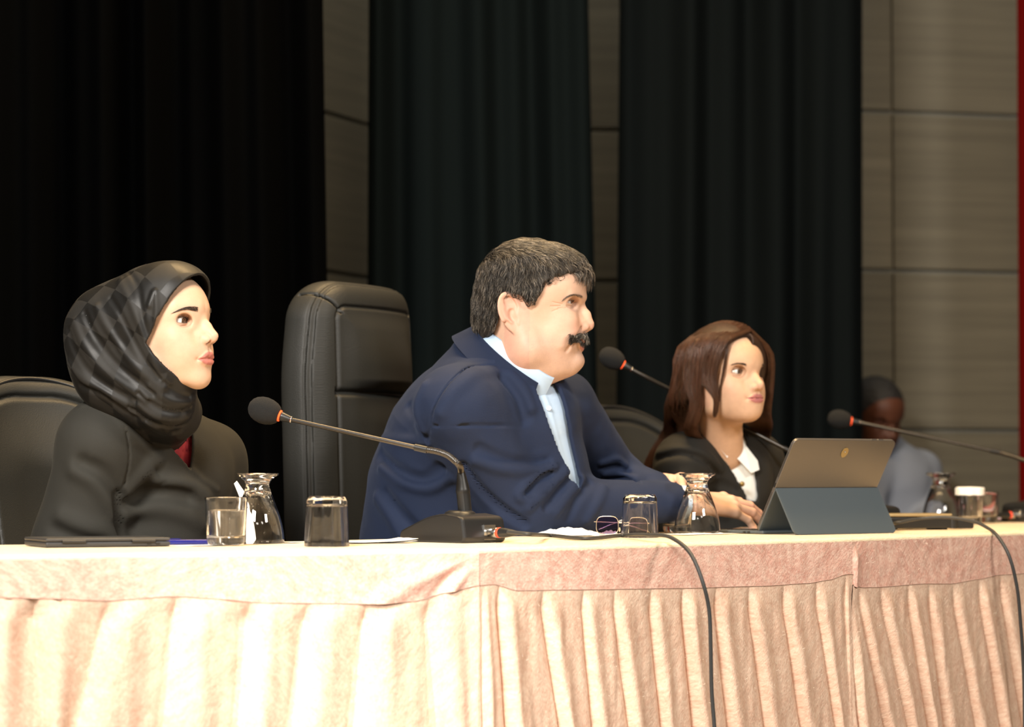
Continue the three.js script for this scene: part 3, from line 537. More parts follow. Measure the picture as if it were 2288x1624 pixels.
{ // folded napkin standing behind the near goblet, and the napkin capping the tumbler
  const a = P(524, 1081, 4.84), b = P(540, 1108, 4.84), c = P(556, 1112, 4.84);
  const q = onLevel(560, 1211); const s = new THREE.Shape([new THREE.Vector2(-0.032, 0.104), new THREE.Vector2(-0.028, 0.108), new THREE.Vector2(-0.012, 0.085), new THREE.Vector2(-0.004, 0.06), new THREE.Vector2(0.008, 0), new THREE.Vector2(-0.012, 0), new THREE.Vector2(-0.014, 0.06)]);
  const g = new THREE.ExtrudeGeometry(s, { depth: 0.003, bevelEnabled: true, bevelSize: 0.001, bevelThickness: 0.001, bevelSegments: 2 }), m = single('paper_napkin', g, mPaper, 'pointed folded white napkin standing behind the nearest goblet', 'napkin'); m.position.set(q.x - 0.004, TABLE_Y + 0.001, q.z - 0.062); m.rotation.y = 0.2;
  const t = onLevel(1512, 1191), g2n = sheet((u, v) => { const an = u * 2 * PI, R = 0.036 * (1 + 0.12 * noise(cos(an) * 2, sin(an) * 2, 4)), k = v; let r, y; if (k < 0.35) { r = R; y = mix(-0.012 + 0.003 * noise(cos(an) * 3, sin(an) * 3, 1), 0.012 + 0.006 * noise(cos(an) * 2, sin(an) * 2, 7), k / 0.35); } else { r = R * (1 - (k - 0.35) / 0.65); y = 0.012 + 0.006 * noise(cos(an) * 2, sin(an) * 2, 7) * (1 - k) + 0.004 * (k - 0.35); } return V(cos(an) * r, y, -sin(an) * r); }, 48, 16);
  const m2 = single('paper_napkin', g2n, mPaper, 'folded white napkin resting on top of a tumbler', 'napkin'); m2.position.set(t.x, TABLE_Y + 0.081, t.z);
  const t2 = onLevel(2168, 1171), m3 = single('paper_napkin', g2n.clone().scale(0.98, 0.75, 0.98), mPaper, 'white napkin capping the tumbler beside the right-hand goblet', 'napkin'); m3.position.set(t2.x, TABLE_Y + 0.080, t2.z);
}
// papers
function paper(label, px, py, w, d, yaw, sheets, name = 'paper_sheets', curl = 0.003) {
  const b = onLevel(px, py), o = thing(name, label, 'paper', [b.x, TABLE_Y + 0.0006, b.z], yaw);
  for (let k = 0; k < sheets; k++) { const g = sheet((u, v) => V((u - 0.5) * w, k * 0.0022 + curl * pow(u, 4) * (1 + k * 0.4) + 0.001 * noise(u * 3, v * 3, k), (0.5 - v) * d), 20, 12); g.rotateY(k * 0.05 - 0.05); part('sheet', g, mPaper, o); }
  return o;
}
paper('white papers on the table between the inverted tumbler and the microphone base', 838, 1213, 0.13, 0.09, 0.45, 2, 'paper_sheets', 0.004);
paper('white sheet beneath the blue pen', 425, 1219, 0.10, 0.09, 0.42, 1);
paper('white papers beside the tablet keyboard under the man\'s fingers', 1650, 1190, 0.13, 0.10, 0.72, 3);
// slim laptop at the left
{
  const b = onLevel(236, 1222), o = thing('closed_laptop', 'thin dark grey closed laptop lying at the far left', 'laptop', [b.x, TABLE_Y + 0.0006, b.z], 0.42);
  const mL = M({ color: lin(0.05, 0.05, 0.05), roughness: 0.45, metalness: 0.3 });
  part('base', rbox(0.215, 0.0085, 0.15, 0.003, 0, 0.0047, -0.055), mL, o); part('lid', rbox(0.215, 0.0055, 0.15, 0.0025, 0, 0.0122, -0.055), mL, o);
  for (const s of [-1, 1]) part('hinge', new THREE.CylinderGeometry(0.003, 0.003, 0.04, 10).rotateZ(PI / 2).translate(s * 0.06, 0.0092, 0.0205), mBlack, o);
  for (const x of [0.07, 0.085]) part('port', box(0.007, 0.003, 0.001, x, 0.005, 0.0205), mBlack, o);
}
{ // pen
  const b = onLevel(418, 1218.5), o = thing('ballpoint_pen', 'dark blue ballpoint pen lying left of the water tumbler', 'pen', [b.x, TABLE_Y + 0.0058, b.z], 0.3);
  const mP = MP({ color: lin(0.01, 0.012, 0.16), roughness: 0.25 }), rot = (g) => g.rotateZ(-PI / 2);
  part('barrel', rot(lathe([[0, -0.05], [0.0038, -0.05], [0.0045, -0.04], [0.0045, 0.035], [0.004, 0.045], [0.0022, 0.055], [0, 0.056]], 20)), mP, o); part('tip', rot(lathe([[0.0018, 0.055], [0.0006, 0.064], [0, 0.0645]], 12)), mChrome, o); part('clip', box(0.036, 0.0012, 0.003, -0.03, 0.0056, 0), mP, o); part('button', rot(lathe([[0.0022, -0.056], [0.0024, -0.05]], 12)), mChrome, o);
}
{ // spectacles, leaning on the tissue, lenses toward the camera
  const b = onLevel(1357, 1199), o = thing('spectacles', 'metal-framed spectacles with violet tinted lenses by the faceted tumbler', 'glasses', [b.x, TABLE_Y + 0.004, b.z], -0.12);
  const mF = M({ color: lin(0.75, 0.7, 0.62), roughness: 0.25, metalness: 1 }), mLens = MP({ color: lin(0.36, 0.27, 0.46), roughness: 0.03, transmission: 1, thickness: 0, ior: 1.5 });
  const rim = (cx) => { const p = []; for (let k = 0; k <= 40; k++) { const a = k / 40 * 2 * PI, n = 3.4, c = cos(a), s = sin(a); p.push(V(cx + 0.0215 * Math.sign(c) * pow(abs(c), 2 / n), 0.0185 + 0.0175 * Math.sign(s) * pow(abs(s), 2 / n) - 0.002 * (s < 0 ? abs(c) * 0 : 0), 0)); } return p; };
  for (const cx of [0, 0.058]) {
    const r = part('rim', new THREE.TubeGeometry(new THREE.CatmullRomCurve3(rim(cx).slice(0, -1), true), 80, 0.0009, 8, true), mF, o);
    const ls = new THREE.Shape(rim(cx).slice(0, -1).map((q) => new THREE.Vector2(q.x, q.y))); part('lens', new THREE.ShapeGeometry(ls, 12), mLens, r, 'violet tinted lens');
    const s = cx ? -1 : 1; part('nose_pad', new THREE.SphereGeometry(0.004, 12, 8).scale(0.5, 1.1, 0.35).translate(cx + s * 0.0235, 0.010, -0.006), MP({ color: lin(0.8, 0.72, 0.5), roughness: 0.2 }), r);
  }
  part('bridge', tube([V(0.0205, 0.026, 0), V(0.029, 0.0285, 0.001), V(0.0375, 0.026, 0)], 0.001, 12, 8), mF, o);
  part('temple', tube([V(-0.0215, 0.026, 0), V(-0.026, 0.0255, -0.003), V(-0.024, 0.025, -0.008), V(0.04, 0.021, -0.012), V(0.085, 0.008, -0.013)], 0.0009, 40, 6), mF, o);
  part('temple', tube([V(0.0795, 0.026, 0), V(0.084, 0.0255, -0.003), V(0.082, 0.025, -0.009), V(0.02, 0.024, -0.016), V(-0.018, 0.010, -0.017)], 0.0009, 40, 6), mF, o);
}
{ // tablet with keyboard folio and kickstand
  const kl = onLevel(1775, 1195.5), kr = onLevel(2003, 1190.5), w = kr.clone().sub(kl), W = w.length(); w.normalize();
  const yaw = atan2(-w.z, w.x), mid = kl.clone().add(kr).multiplyScalar(0.5);
  const o = thing('tablet_computer', 'grey tablet on a kickstand case with keyboard, in front of the moustached man', 'tablet', [mid.x, TABLE_Y + 0.0006, mid.z], yaw);
  // local: x along the width, y up, z toward the hall; kickstand foot at z=0
  const mSpace = M({ color: lin(0.13, 0.118, 0.105), roughness: 0.36, metalness: 0.5 }), mCase = MP({ color: lin(0.062, 0.080, 0.092), roughness: 0.62 }), mEdge = M({ color: lin(0.33, 0.31, 0.29), roughness: 0.3, metalness: 0.9 });
  const H = 0.214, lean = atan2(0.105, 0.186), bz = -0.108, by = 0.007;
  const slab = new THREE.Group(); slab.name = 'tablet_body'; o.add(slab); slab.position.set(0, by, bz); slab.rotation.x = lean;
  const rr2 = (w2, h2, r, d, bev) => { const s = new THREE.Shape(), a = w2 / 2; s.moveTo(-a + r, 0); s.lineTo(a - r, 0); s.quadraticCurveTo(a, 0, a, r); s.lineTo(a, h2 - r); s.quadraticCurveTo(a, h2, a - r, h2); s.lineTo(-a + r, h2); s.quadraticCurveTo(-a, h2, -a, h2 - r); s.lineTo(-a, r); s.quadraticCurveTo(-a, 0, -a + r, 0); return new THREE.ExtrudeGeometry(s, { depth: d, bevelEnabled: true, bevelSize: bev, bevelThickness: bev, bevelSegments: 2, curveSegments: 10 }); };
  part('shell', rr2(W - 0.002, H, 0.014, 0.0048, 0.0009), mSpace, slab, 'brushed grey rear shell');
  part('edge_band', rr2(W - 0.0012, H + 0.0006, 0.014, 0.0022, 0.0004).translate(0, -0.0003, 0.0012), mEdge, slab);
  part('screen', rr2(W - 0.012, H - 0.010, 0.010, 0.0008, 0.0002).translate(0, 0.005, -0.0018), M({ color: lin(0.01, 0.01, 0.012), roughness: 0.08 }), slab);
  part('rear_camera', new THREE.CylinderGeometry(0.0115, 0.0115, 0.0012, 32).rotateX(PI / 2).scale(0.85, 1, 1).translate(0.008, H - 0.028, 0.0062), MP({ color: lin(0.22, 0.17, 0.08), roughness: 0.12, metalness: 0.7 }), slab, 'round glossy golden-brown camera window');
  part('camera_lens', new THREE.SphereGeometry(0.0018, 12, 8).translate(0.008, H - 0.0265, 0.0068), mChrome, slab);
  for (const [x0, n] of [[0.035, 22], [0.128, 22]]) { const g = []; for (let k = 0; k < n; k++) g.push(new THREE.CylinderGeometry(0.0007, 0.0007, 0.0012, 6).rotateZ(PI / 2).translate(-W / 2 - 0.0008, x0 + k * 0.0026, 0.0026)); part('speaker_grille', mergeGeometries(g), mBlack, slab); }
  part('charging_port', box(0.0012, 0.0095, 0.0028, -W / 2 - 0.0008, 0.108, 0.0024), mBlack, slab);
  for (const x of [0.085, 0.105]) part('volume_button', rbox(0.016, 0.0012, 0.0025, 0.0005, x, H + 0.0013, 0.0024), mEdge, slab);
  // case back: lower half lies on the slab, kickstand flap swings out
  const hy = H * 0.475, hp = V(0, by + hy * cos(lean) - 0.0065 * sin(lean), bz + hy * sin(lean) + 0.0065 * cos(lean));
  part('case_back', rr2(W - 0.001, hy - 0.004, 0.006, 0.0012, 0.0004).translate(0, 0.002, 0.0062), mCase, slab);
  const kick = new THREE.Group(); kick.name = 'kickstand'; o.add(kick); kick.position.copy(hp); const kl2 = hypot(hp.y, -hp.z); kick.rotation.x = -atan2(-hp.z, hp.y);
  { const s = new THREE.Shape(), a = W / 2, r = 0.014; s.moveTo(-a, 0); s.lineTo(a, 0); s.lineTo(a, -kl2 + r); s.quadraticCurveTo(a, -kl2, a - r, -kl2); s.lineTo(-a + r, -kl2); s.quadraticCurveTo(-a, -kl2, -a, -kl2 + r); s.closePath(); part('kickstand_flap', new THREE.ExtrudeGeometry(s, { depth: 0.0022, bevelEnabled: true, bevelSize: 0.0003, bevelThickness: 0.0005, bevelSegments: 2 }).translate(0, 0, -0.0008), mCase, kick, 'blue-grey kickstand flap'); }
  const kb = part('keyboard', rbox(W, 0.0062, 0.205, 0.0025, 0, 0.0035, bz - 0.082), mCase, o);
  { const keys = []; for (let r = 0; r < 5; r++) for (let c = 0; c < 13; c++) keys.push(rbox(0.0165, 0.0014, 0.0155, 0.0006, (c - 6) * 0.0195, 0.0073, bz - 0.03 - r * 0.0185, 1)); for (const k of keys) part('key', k, mBlack, kb); }
  for (const z of [-0.14, -0.128]) part('port', box(0.0012, 0.003, 0.007, -W / 2 - 0.0004, 0.0035, z), mBlack, kb);
}
{ // flat black box behind the tablet, with its cable-end block
  const b = onLevel(2060, 1184), o = thing('equipment_box', 'flat black equipment box with a lit top, right of the tablet', 'box', [b.x, TABLE_Y + 0.0006, b.z], 0.30);
  part('body', rbox(0.150, 0.026, 0.10, 0.004, 0.0, 0.0155, -0.05), mBlack, o); part('lid', rbox(0.152, 0.006, 0.10, 0.0025, -0.002, 0.0318, -0.05), M({ color: lin(0.32, 0.24, 0.12), roughness: 0.35 }), o, 'tan glossy lid'); part('end_cap', new THREE.CylinderGeometry(0.011, 0.011, 0.026, 20).translate(0.078, 0.0155, -0.008), mBlack, o); part('connector_block', rbox(0.05, 0.02, 0.03, 0.004, 0.104, 0.0115, -0.02), mBlack, o);
  for (const x of [-0.06, 0.06]) part('foot', box(0.012, 0.003, 0.08, x, 0.0013, -0.05), mRubber, o);
}
{ // small pink folder at the extreme right
  const b = onLevel(2262, 1160), o = thing('document_folder', 'pinkish red folder at the far right edge of the table', 'folder', [b.x, TABLE_Y + 0.0006, b.z], 0.8); const mPk = M({ color: lin(0.45, 0.12, 0.13), roughness: 0.6 });
  part('cover', rbox(0.16, 0.002, 0.11, 0.0008, 0, 0.0011, -0.02), mPk, o); part('pages', box(0.155, 0.004, 0.106, 0, 0.0041, -0.02), mPaper, o); part('cover', rbox(0.16, 0.002, 0.11, 0.0008, 0, 0.0071, -0.02), mPk, o);
}
const headFns = (fr) => { const e = fr.inv.elements; return [(x, y, z) => e[0] * x + e[4] * y + e[8] * z + e[12], (x, y, z) => e[1] * x + e[5] * y + e[9] * z + e[13], (x, y, z) => e[2] * x + e[6] * y + e[10] * z + e[14]]; };
// ---------------------------------------------------------------- people: heads
// head space: x forward, y up, z to the person's right (the side turned to the camera); origin between the ears
function headFrame(px0, py0, D, phi, tilt = 0, roll = 0) {
  const m = new THREE.Matrix4().makeRotationFromEuler(new THREE.Euler(roll * RAD, -phi * RAD, tilt * RAD, 'YZX')); m.setPosition(P(px0, py0, D)); const inv = m.clone().invert();
  return { m, inv, S: FPX / D, local: (v) => v.clone().applyMatrix4(inv), world: (x, y, z) => V(x, y, z).applyMatrix4(m) };
}
// o: landmarks {G,N,T,SN,UL,ST,LL,PG,ME: [x,y]}, eye {x,y,z,r}, and numbers that shape the face
function faceField(o) {
  const { G, N, T, SN, UL, ST, LL, PG, ME, eye } = o, w = o.wide || 1, fat = o.fat || 0, smile = o.smile || 0;
  const gon = o.gonion || [0.012, -0.062, 0.047], corner = o.corner, cz = corner[2];
  const eo = o.eyeOut || 0.2, ca = cos(eo), sa = sin(eo), uh = o.lidUp, lh = o.lidLow, lw = o.lidWide || 1.02;
  let lips = null, creases = null; const nk = o.neck, vt = o.vertex || 0.134, skx = o.skullX || -0.006, skr = o.skullR || 0.098; // [top, bottom, r1, r2]
  const f = (x, y, z0) => {
    const z = abs(z0);
    // skull and forehead
    let d = ell(x, y, z, skx, vt - 0.096, 0, skr, 0.096, 0.0745 * w);
    d = smin(d, ell(x, y, z, G[0] - 0.064, vt - 0.078, 0, 0.0625, 0.062, 0.0665 * w), 0.02);
    // middle face, cheekbones, jaw
    d = smin(d, ell(x, y, z, N[0] - 0.058, -0.018, 0, 0.048, 0.058, 0.0565 * w), 0.02);
    d = smin(d, ell(x, y, z, N[0] - 0.038, -0.016, 0.036 * w, 0.026, 0.022, 0.022), 0.02);
    d = smin(d, ell(x, y, z, UL[0] - 0.0405, (SN[1] + LL[1]) / 2 + 0.003, 0, 0.0345, 0.030, 0.034), 0.018);
    d = smin(d, cone(x, y, z, gon[0], gon[1], gon[2] * w, PG[0] - 0.026, ME[1] + 0.020, 0.013, 0.015 + fat * 0.010, 0.0155), 0.022);
    d = smin(d, cone(x, y, z, -0.004, -0.005, 0.062 * w, gon[0], gon[1], gon[2] * w, 0.012, 0.015 + fat * 0.01), 0.022);
    d = smin(d, ell(x, y, z, (PG[0] + 0.01) * 0.46, -0.052, 0, 0.048, 0.042, 0.046 * w + fat * 0.006), 0.025);
    d = smin(d, ell(x, y, z, UL[0] - 0.048, (SN[1] + ST[1]) / 2, 0.034 * w, 0.026, 0.028, 0.018 + fat * 0.006), 0.022);
    d = smin(d, ell(x, y, z, PG[0] - 0.0165, PG[1] - 0.001, 0, 0.0165, 0.0155, 0.019), 0.014);
    d = smin(d, sph(x, y, z, ME[0] - 0.014, ME[1] + 0.0135, 0, 0.0135), 0.012);
    if (fat) d = smin(d, ell(x, y, z, PG[0] - 0.072, ME[1] + 0.003, 0, 0.046, 0.024, 0.044), 0.03);
    if (smile) d = smin(d, ell(x, y, z, UL[0] - 0.043, SN[1] + 0.006, 0.037 * w, 0.019, 0.017, 0.015), 0.016);
    // brow ridge, sockets
    d = smin(d, cone(x, y, z, G[0] - 0.0105, G[1] - 0.005, 0.010, G[0] - 0.032, G[1] - 0.004, 0.046 * w, 0.0085 - (o.soft || 0), 0.007 - (o.soft || 0)), 0.014);
    d = smax(d, -ell(x, y, z, eye.x + 0.016, eye.y + 0.001, eye.z + 0.002, 0.0110, 0.0115, 0.0165), 0.012);
    // neck
    d = smin(d, coneV(x, y, z0, nk[0], nk[1], nk[2], nk[3]), 0.03 + fat * 0.02);
    if (o.ear && x < 0.05) d = smin(d, o.ear(x, y, z), 0.004);
    if (x < 0.022) return d;
    // nose
    d = smin(d, cone(x, y, z, N[0] - 0.0215, N[1] - 0.010, 0, T[0] - 0.031, T[1] + 0.001, 0.003, 0.011, 0.0155 * (o.noseW || 1)), 0.012);
    d = smin(d, cone(x, y, z, N[0] - 0.0078, N[1], 0, (N[0] + T[0]) / 2 - 0.0078 + (o.hump || 0), (N[1] + T[1]) / 2, 0, 0.0072, 0.0076), 0.010);
    d = smin(d, cone(x, y, z, (N[0] + T[0]) / 2 - 0.0078 + (o.hump || 0), (N[1] + T[1]) / 2, 0, T[0] - 0.0088 * (o.noseW || 1), T[1] + 0.0012, 0, 0.0076, 0.0088 * (o.noseW || 1)), 0.007);
    d = smin(d, cone(x, y, z, T[0] - 0.0095, T[1] - 0.004, 0, SN[0] - 0.004, SN[1] + 0.0015, 0, 0.0062, 0.0042), 0.005);
    d = smin(d, ell(x, y, z, T[0] - 0.0195, T[1] - 0.0055, 0.0105 * (o.noseW || 1), 0.0095, 0.0075, 0.0060), 0.0045);
    // nostrils
    d = smax(d, -ell(x, y - (x - T[0] + 0.017) * 0.25, z, T[0] - 0.0170, SN[1] + 0.0042, 0.0078 * (o.noseW || 1), 0.0068, 0.0032, 0.0036), 0.002);
    // crease beside the wing of the nose
    d += 0.0016 * g2(hypot3(x - (T[0] - 0.0275), y - (T[1] - 0.005), (z - 0.0155 * (o.noseW || 1)) * 1.2), 0.0045);
    // lips
    if (!lips) return d;
    const lx = lips.c.x, ly = lips.c.y;
    if (x > lx - 0.03 && y < SN[1] + 0.006 && y > LL[1] - 0.03) {
      let ul = 1, ll = 1, ml = 1;
      for (let i = 0; i < 3; i++) { ul = min(ul, coneV(x, y, z, lips.u[i], lips.u[i + 1], lips.ur[i], lips.ur[i + 1])); ll = min(ll, coneV(x, y, z, lips.l[i], lips.l[i + 1], lips.lr[i], lips.lr[i + 1])); ml = min(ml, coneV(x, y, z, lips.m[i], lips.m[i + 1], 0.0009, 0.0008)); }
      d = smin(d, ul, 0.003); d = smin(d, ll, 0.0034);
      d = smax(d, -ml, 0.0028);
    }
    d += 0.0018 * g2(hypot3(x - lx, y - ly, z - cz - 0.003), 0.005);
    d += 0.0008 * g2(z, 0.0032) * g2(y - (SN[1] + UL[1]) / 2, 0.006) * (x > UL[0] - 0.02 ? 1 : 0);
    if (creases) { d += 0.0042 * g2(polyDist(x, y, z, creases.fold), 0.0045) - 0.0022 * g2(polyDist(x, y, z, creases.cheek), 0.008); for (const q of creases.lines) d += 0.0008 * g2(polyDist(x, y, z, q), 0.0013); }
    // lids
    const ex = x - eye.x, ey = y - eye.y, ez = z - eye.z, er = hypot3(ex, ey, ez);
    if (er < 0.04) {
      const qx = ex * ca + ez * sa, qz = -ex * sa + ez * ca, az = atan2(qz, qx), el = atan2(ey, hypot(qx, qz)), t = az / lw, sl = (o.lidSlant || 0.05) * az;
      const bulge = 1 - t * t, up = uh * bulge + sl, lo = -lh * bulge + sl;
      d = smin(d, er - (eye.r + 0.0014), 0.006);
      if (qx > 0) {
        d += 0.0011 * g2((el - up - 0.26 - (o.creaseUp || 0)) * er, 0.0014) * sstep(1.25, 0.7, abs(t)) * (er < 0.022 ? 1 : 0);
        d += 0.0007 * g2((el - lo + 0.34) * er, 0.0016) * sstep(1.2, 0.6, abs(t)) * (er < 0.022 ? 1 : 0);
        const ap = max((el - up) * er, (lo - el) * er, (abs(t) - 1) * er * 0.9, eye.r - 0.0012 - er, er - eye.r - 0.0042);
        d = smax(d, -ap, 0.0012);
      }
    }
    return d;
  };
  { const surf = (y, z) => { let lo = 0.03, hi = 0.16; for (let i = 0; i < 26; i++) { const m = (lo + hi) / 2; if (f(m, y, z) < 0) lo = m; else hi = m; } return lo; };
    const cy = corner[1], uy = [UL[1] - 0.0012, UL[1] + 0.0004, mix(UL[1], cy, 0.5), cy], uz = [0, 0.0065, cz * 0.6, cz], ly2 = [LL[1] + 0.0004, mix(LL[1], cy, 0.12), mix(LL[1], cy, 0.52), cy], lz2 = [0, cz * 0.36, cz * 0.72, cz], my = [ST[1], ST[1] - 0.0002, mix(ST[1], cy, 0.5), cy], mz = [0, cz * 0.33, cz * 0.68, cz + 0.002];
    const full = o.lipFull || 1, e0 = UL[0] - 0.0056 - surf(uy[0], 0), e1 = LL[0] - 0.0064 * full - surf(ly2[0], 0), k = [1, 0.95, 0.62, 0];
    const us = uz.map((z, i) => V(surf(uy[i], z) + max(-0.003, e0) * k[i] - (i === 3 ? 0.001 : 0), uy[i], z)), lsx = lz2.map((z, i) => V(surf(ly2[i], z) + max(-0.003, e1) * k[i] - (i === 3 ? 0.001 : 0), ly2[i], z)), msx = mz.map((z, i) => V(i === 0 ? ST[0] + 0.002 : surf(my[i], z) + max(0, (e0 + e1) / 2) * [1, 0.9, 0.6, 0][i] + [0.002, 0.0022, 0.0016, 0.0004][i], my[i], z));
    lips = { u: us, l: lsx, m: msx, ur: [0.0056, 0.0055, 0.0046, 0.0018], lr: [0.0064 * full, 0.0060 * full, 0.0046, 0.0018], c: us[3] };
  }
  if (smile) { const on = (l) => l.map((p) => snap(f, p.clone())); creases = { fold: on(o.fold), cheek: on(o.fold.map((p) => V(p.x - 0.006, p.y + 0.005, p.z + 0.007))), lines: (o.lines || []).map(on) }; }
  f.rim = (x, y, z0) => { const ex = x - eye.x, ey = y - eye.y, ez = abs(z0) - eye.z, er = hypot3(ex, ey, ez); if (er > eye.r + 0.004) return 0; const qx = ex * ca + ez * sa, qz = -ex * sa + ez * ca, az = atan2(qz, qx), el = atan2(ey, hypot(qx, qz)), t = az / lw, bu = max(0, 1 - t * t), sl = (o.lidSlant || 0.05) * az; if (abs(t) > 1.06 || qx < -0.004) return 0; return max(g2((el - uh * bu - sl) * er - 0.0004, 0.0011), 0.6 * g2((el + lh * bu - sl) * er, 0.0007)); };
  f.lip = (x, y, z0) => { // how much of a point is lip
    const z = abs(z0), u = clamp(z / cz, 0, 1.2), top = mix(UL[1] + 0.0045 - 0.0012 * g2(z, 0.003), corner[1] + 0.0006, pow(u, 2.2)), bot = mix(LL[1] - 0.0048, corner[1] - 0.0006, pow(u, 3));
    return sstep(-0.0008, 0.0008, top - y) * sstep(-0.0008, 0.0008, y - bot) * (x > lips.c.x - 0.006 ? 1 : 0) * sstep(1.08, 0.98, z / cz);
  };
  return f;
}
function snap(f, p, n = 14) { const e = 0.0008; for (let i = 0; i < n; i++) { const d = f(p.x, p.y, p.z); const gx = f(p.x + e, p.y, p.z) - f(p.x - e, p.y, p.z), gy = f(p.x, p.y + e, p.z) - f(p.x, p.y - e, p.z), gz = f(p.x, p.y, p.z + e) - f(p.x, p.y, p.z - e), L = hypot3(gx, gy, gz) || 1; p.x -= gx / L * d * 0.9; p.y -= gy / L * d * 0.9; p.z -= gz / L * d * 0.9; if (abs(d) < 1e-5) break; } return p; }
function gradAt(f, p, e = 0.001) { return V(f(p.x + e, p.y, p.z) - f(p.x - e, p.y, p.z), f(p.x, p.y + e, p.z) - f(p.x, p.y - e, p.z), f(p.x, p.y, p.z + e) - f(p.x, p.y, p.z - e)).normalize(); }
const mSkin = (o = {}) => MP({ vertexColors: true, roughness: 0.48, specularIntensity: 0.5, sheen: 0.15, sheenRoughness: 0.5, sheenColor: lin(1, 0.8, 0.7), ...o });
// eyeball with iris; gaze is a unit vector in head space
function eyeball(eye, gaze, iris, side) {
  const g = new THREE.SphereGeometry(eye.r, 72, 56), p = g.attributes.position, c = new Float32Array(p.count * 3), d = gaze.clone().normalize();
  for (let i = 0; i < p.count; i++) {
    const v = V(p.getX(i), p.getY(i), p.getZ(i)).normalize(), a = Math.acos(clamp(v.dot(d), -1, 1)); let k;
    if (a < 0.15) k = [0.004, 0.004, 0.004]; else if (a < 0.43) { const q = (0.75 + 0.5 * noise(v.x * 30, v.y * 30, v.z * 30)) * (a > 0.37 ? 0.35 : 1); k = iris.map((t) => t * q); } else { const q = sstep(0.43, 1.2, a); k = [0.70 - 0.04 * q, 0.66 - 0.14 * q, 0.62 - 0.18 * q]; }
    c.set(k, i * 3); if (a < 0.43) { const b = 1 + 0.04 * (1 - a * a / 0.185); p.setXYZ(i, p.getX(i) * b, p.getY(i) * b, p.getZ(i) * b); }
  }
  g.setAttribute('color', new THREE.BufferAttribute(c, 3)); g.translate(eye.x, eye.y, side * eye.z); return g;
}
const mEye = MP({ vertexColors: true, roughness: 0.25, clearcoat: 1, clearcoatRoughness: 0.03 });
// brow: strands scattered round a centre line; pts are head-space [x,y,z] for the camera side
function browHair(f, fr, pts, thick, n, color, len, st, rad = 0.0002) {
  const [hx, hy, hz] = headFns(fr), wf = (x, y, z) => f(hx(x, y, z), hy(x, y, z), hz(x, y, z)), c = new THREE.CatmullRomCurve3(pts.map((q) => V(q[0], -q[1], 0)));
  const on = (px, py) => { const h = hitField(wf, px, py); return h ? fr.local(h) : null; };
  for (let i = 0; i < n; i++) {
    const t = rnd(), q = c.getPoint(t), tg = c.getTangent(t), j = rr(-1, 1), px = q.x, py = -q.y + j * thick(t), a = on(px, py), b = on(px + tg.x * 5, py - tg.y * 5 - 5 * max(0, 0.5 - t) - j * 1.5); if (!a || !b) continue;
    const dir = b.clone().sub(a).normalize(), nr = gradAt(f, a), L = len * rr(0.6, 1.15), v = rr(0.7, 1.3);
    for (const s of [1, -1]) { const pp = []; for (let k = 0; k < 4; k++) { const w = a.clone().addScaledVector(dir, L * k / 3).addScaledVector(nr, 0.0005 + 0.0010 * sin(k / 3 * PI * 0.7)); w.z *= s; pp.push(w); } st.add(pp, rad, rad * 0.4, [color[0] * v, color[1] * v, color[2] * v]); }
  }
}
function lashHair(o, side, n, len, color, st, lower = 0) {
  const { eye } = o, eo = o.eyeOut || 0.2, lw = o.lidWide || 1.02;
  for (let i = 0; i < n; i++) {
    const t = mix(-0.92, 0.97, i / (n - 1)), az = t * lw, el = (lower ? -o.lidLow : o.lidUp) * (1 - t * t) + (o.lidSlant || 0.05) * az, r = eye.r + 0.0015, qx = r * cos(el) * cos(az), qz = r * cos(el) * sin(az), y = r * sin(el), ca = cos(eo), sa = sin(eo);
    const b = V(eye.x + qx * ca - qz * sa, eye.y + y, side * (eye.z + qx * sa + qz * ca)), out = V(qx * ca - qz * sa, 0, side * (qx * sa + qz * ca)).normalize(), pp = [], L = len * (lower ? 0.5 : 1) * rr(0.75, 1.1) * (0.7 + 0.3 * (1 + t) / 2);
    for (let k = 0; k < 5; k++) { const q = k / 4; pp.push(b.clone().addScaledVector(out, L * q * 0.9).add(V(0, (lower ? -0.5 : 1) * L * (0.75 * q * q - 0.12 * q), 0)).add(V(0, 0, side * L * 0.25 * q * t))); }
    st.add(pp, 0.00022, 0.00006, color);
  }
}
function skinColor(base, f, o) {
  const lip = o.lipColor;
  return (x, y, z, out) => {
    const k = f.lip ? f.lip(x, y, z) : 0, az = abs(z), n = 1 + 0.05 * noise(x * 90, y * 90, z * 90) + 0.035 * noise(x * 320, y * 320, z * 320), blush = o.blush * (exp(-(pow((x - (o.N[0] - 0.03)) / 0.03, 2) + pow((y - o.SN[1] - 0.006) / 0.022, 2) + pow((az - 0.042) / 0.022, 2))) + 0.8 * exp(-(pow((x - o.T[0] + 0.008) / 0.014, 2) + pow((y - o.T[1]) / 0.014, 2))) + (x < 0.02 && az > 0.066 ? 0.7 : 0));
    let r = base[0] * n, g = base[1] * n * (1 - 0.14 * blush), b = base[2] * n * (1 - 0.10 * blush);
    if (o.stubble) { const q = o.stubble * sstep(0.012, -0.012, y - o.SN[1] + 0.01) * sstep(0.0, 0.02, x) * sstep(-0.135, -0.10, y) * (0.7 + 0.6 * noise(x * 500, y * 500, z * 500)); r *= 1 - 0.20 * q; g *= 1 - 0.17 * q; b *= 1 - 0.10 * q; }
    if (o.liner) { const q = 1 - o.liner * f.rim(x, y, z); r *= q; g *= q; b *= q; }
    out[0] = mix(r, lip[0], k * 0.85); out[1] = mix(g, lip[1], k * 0.85); out[2] = mix(b, lip[2], k * 0.85);
  };
}
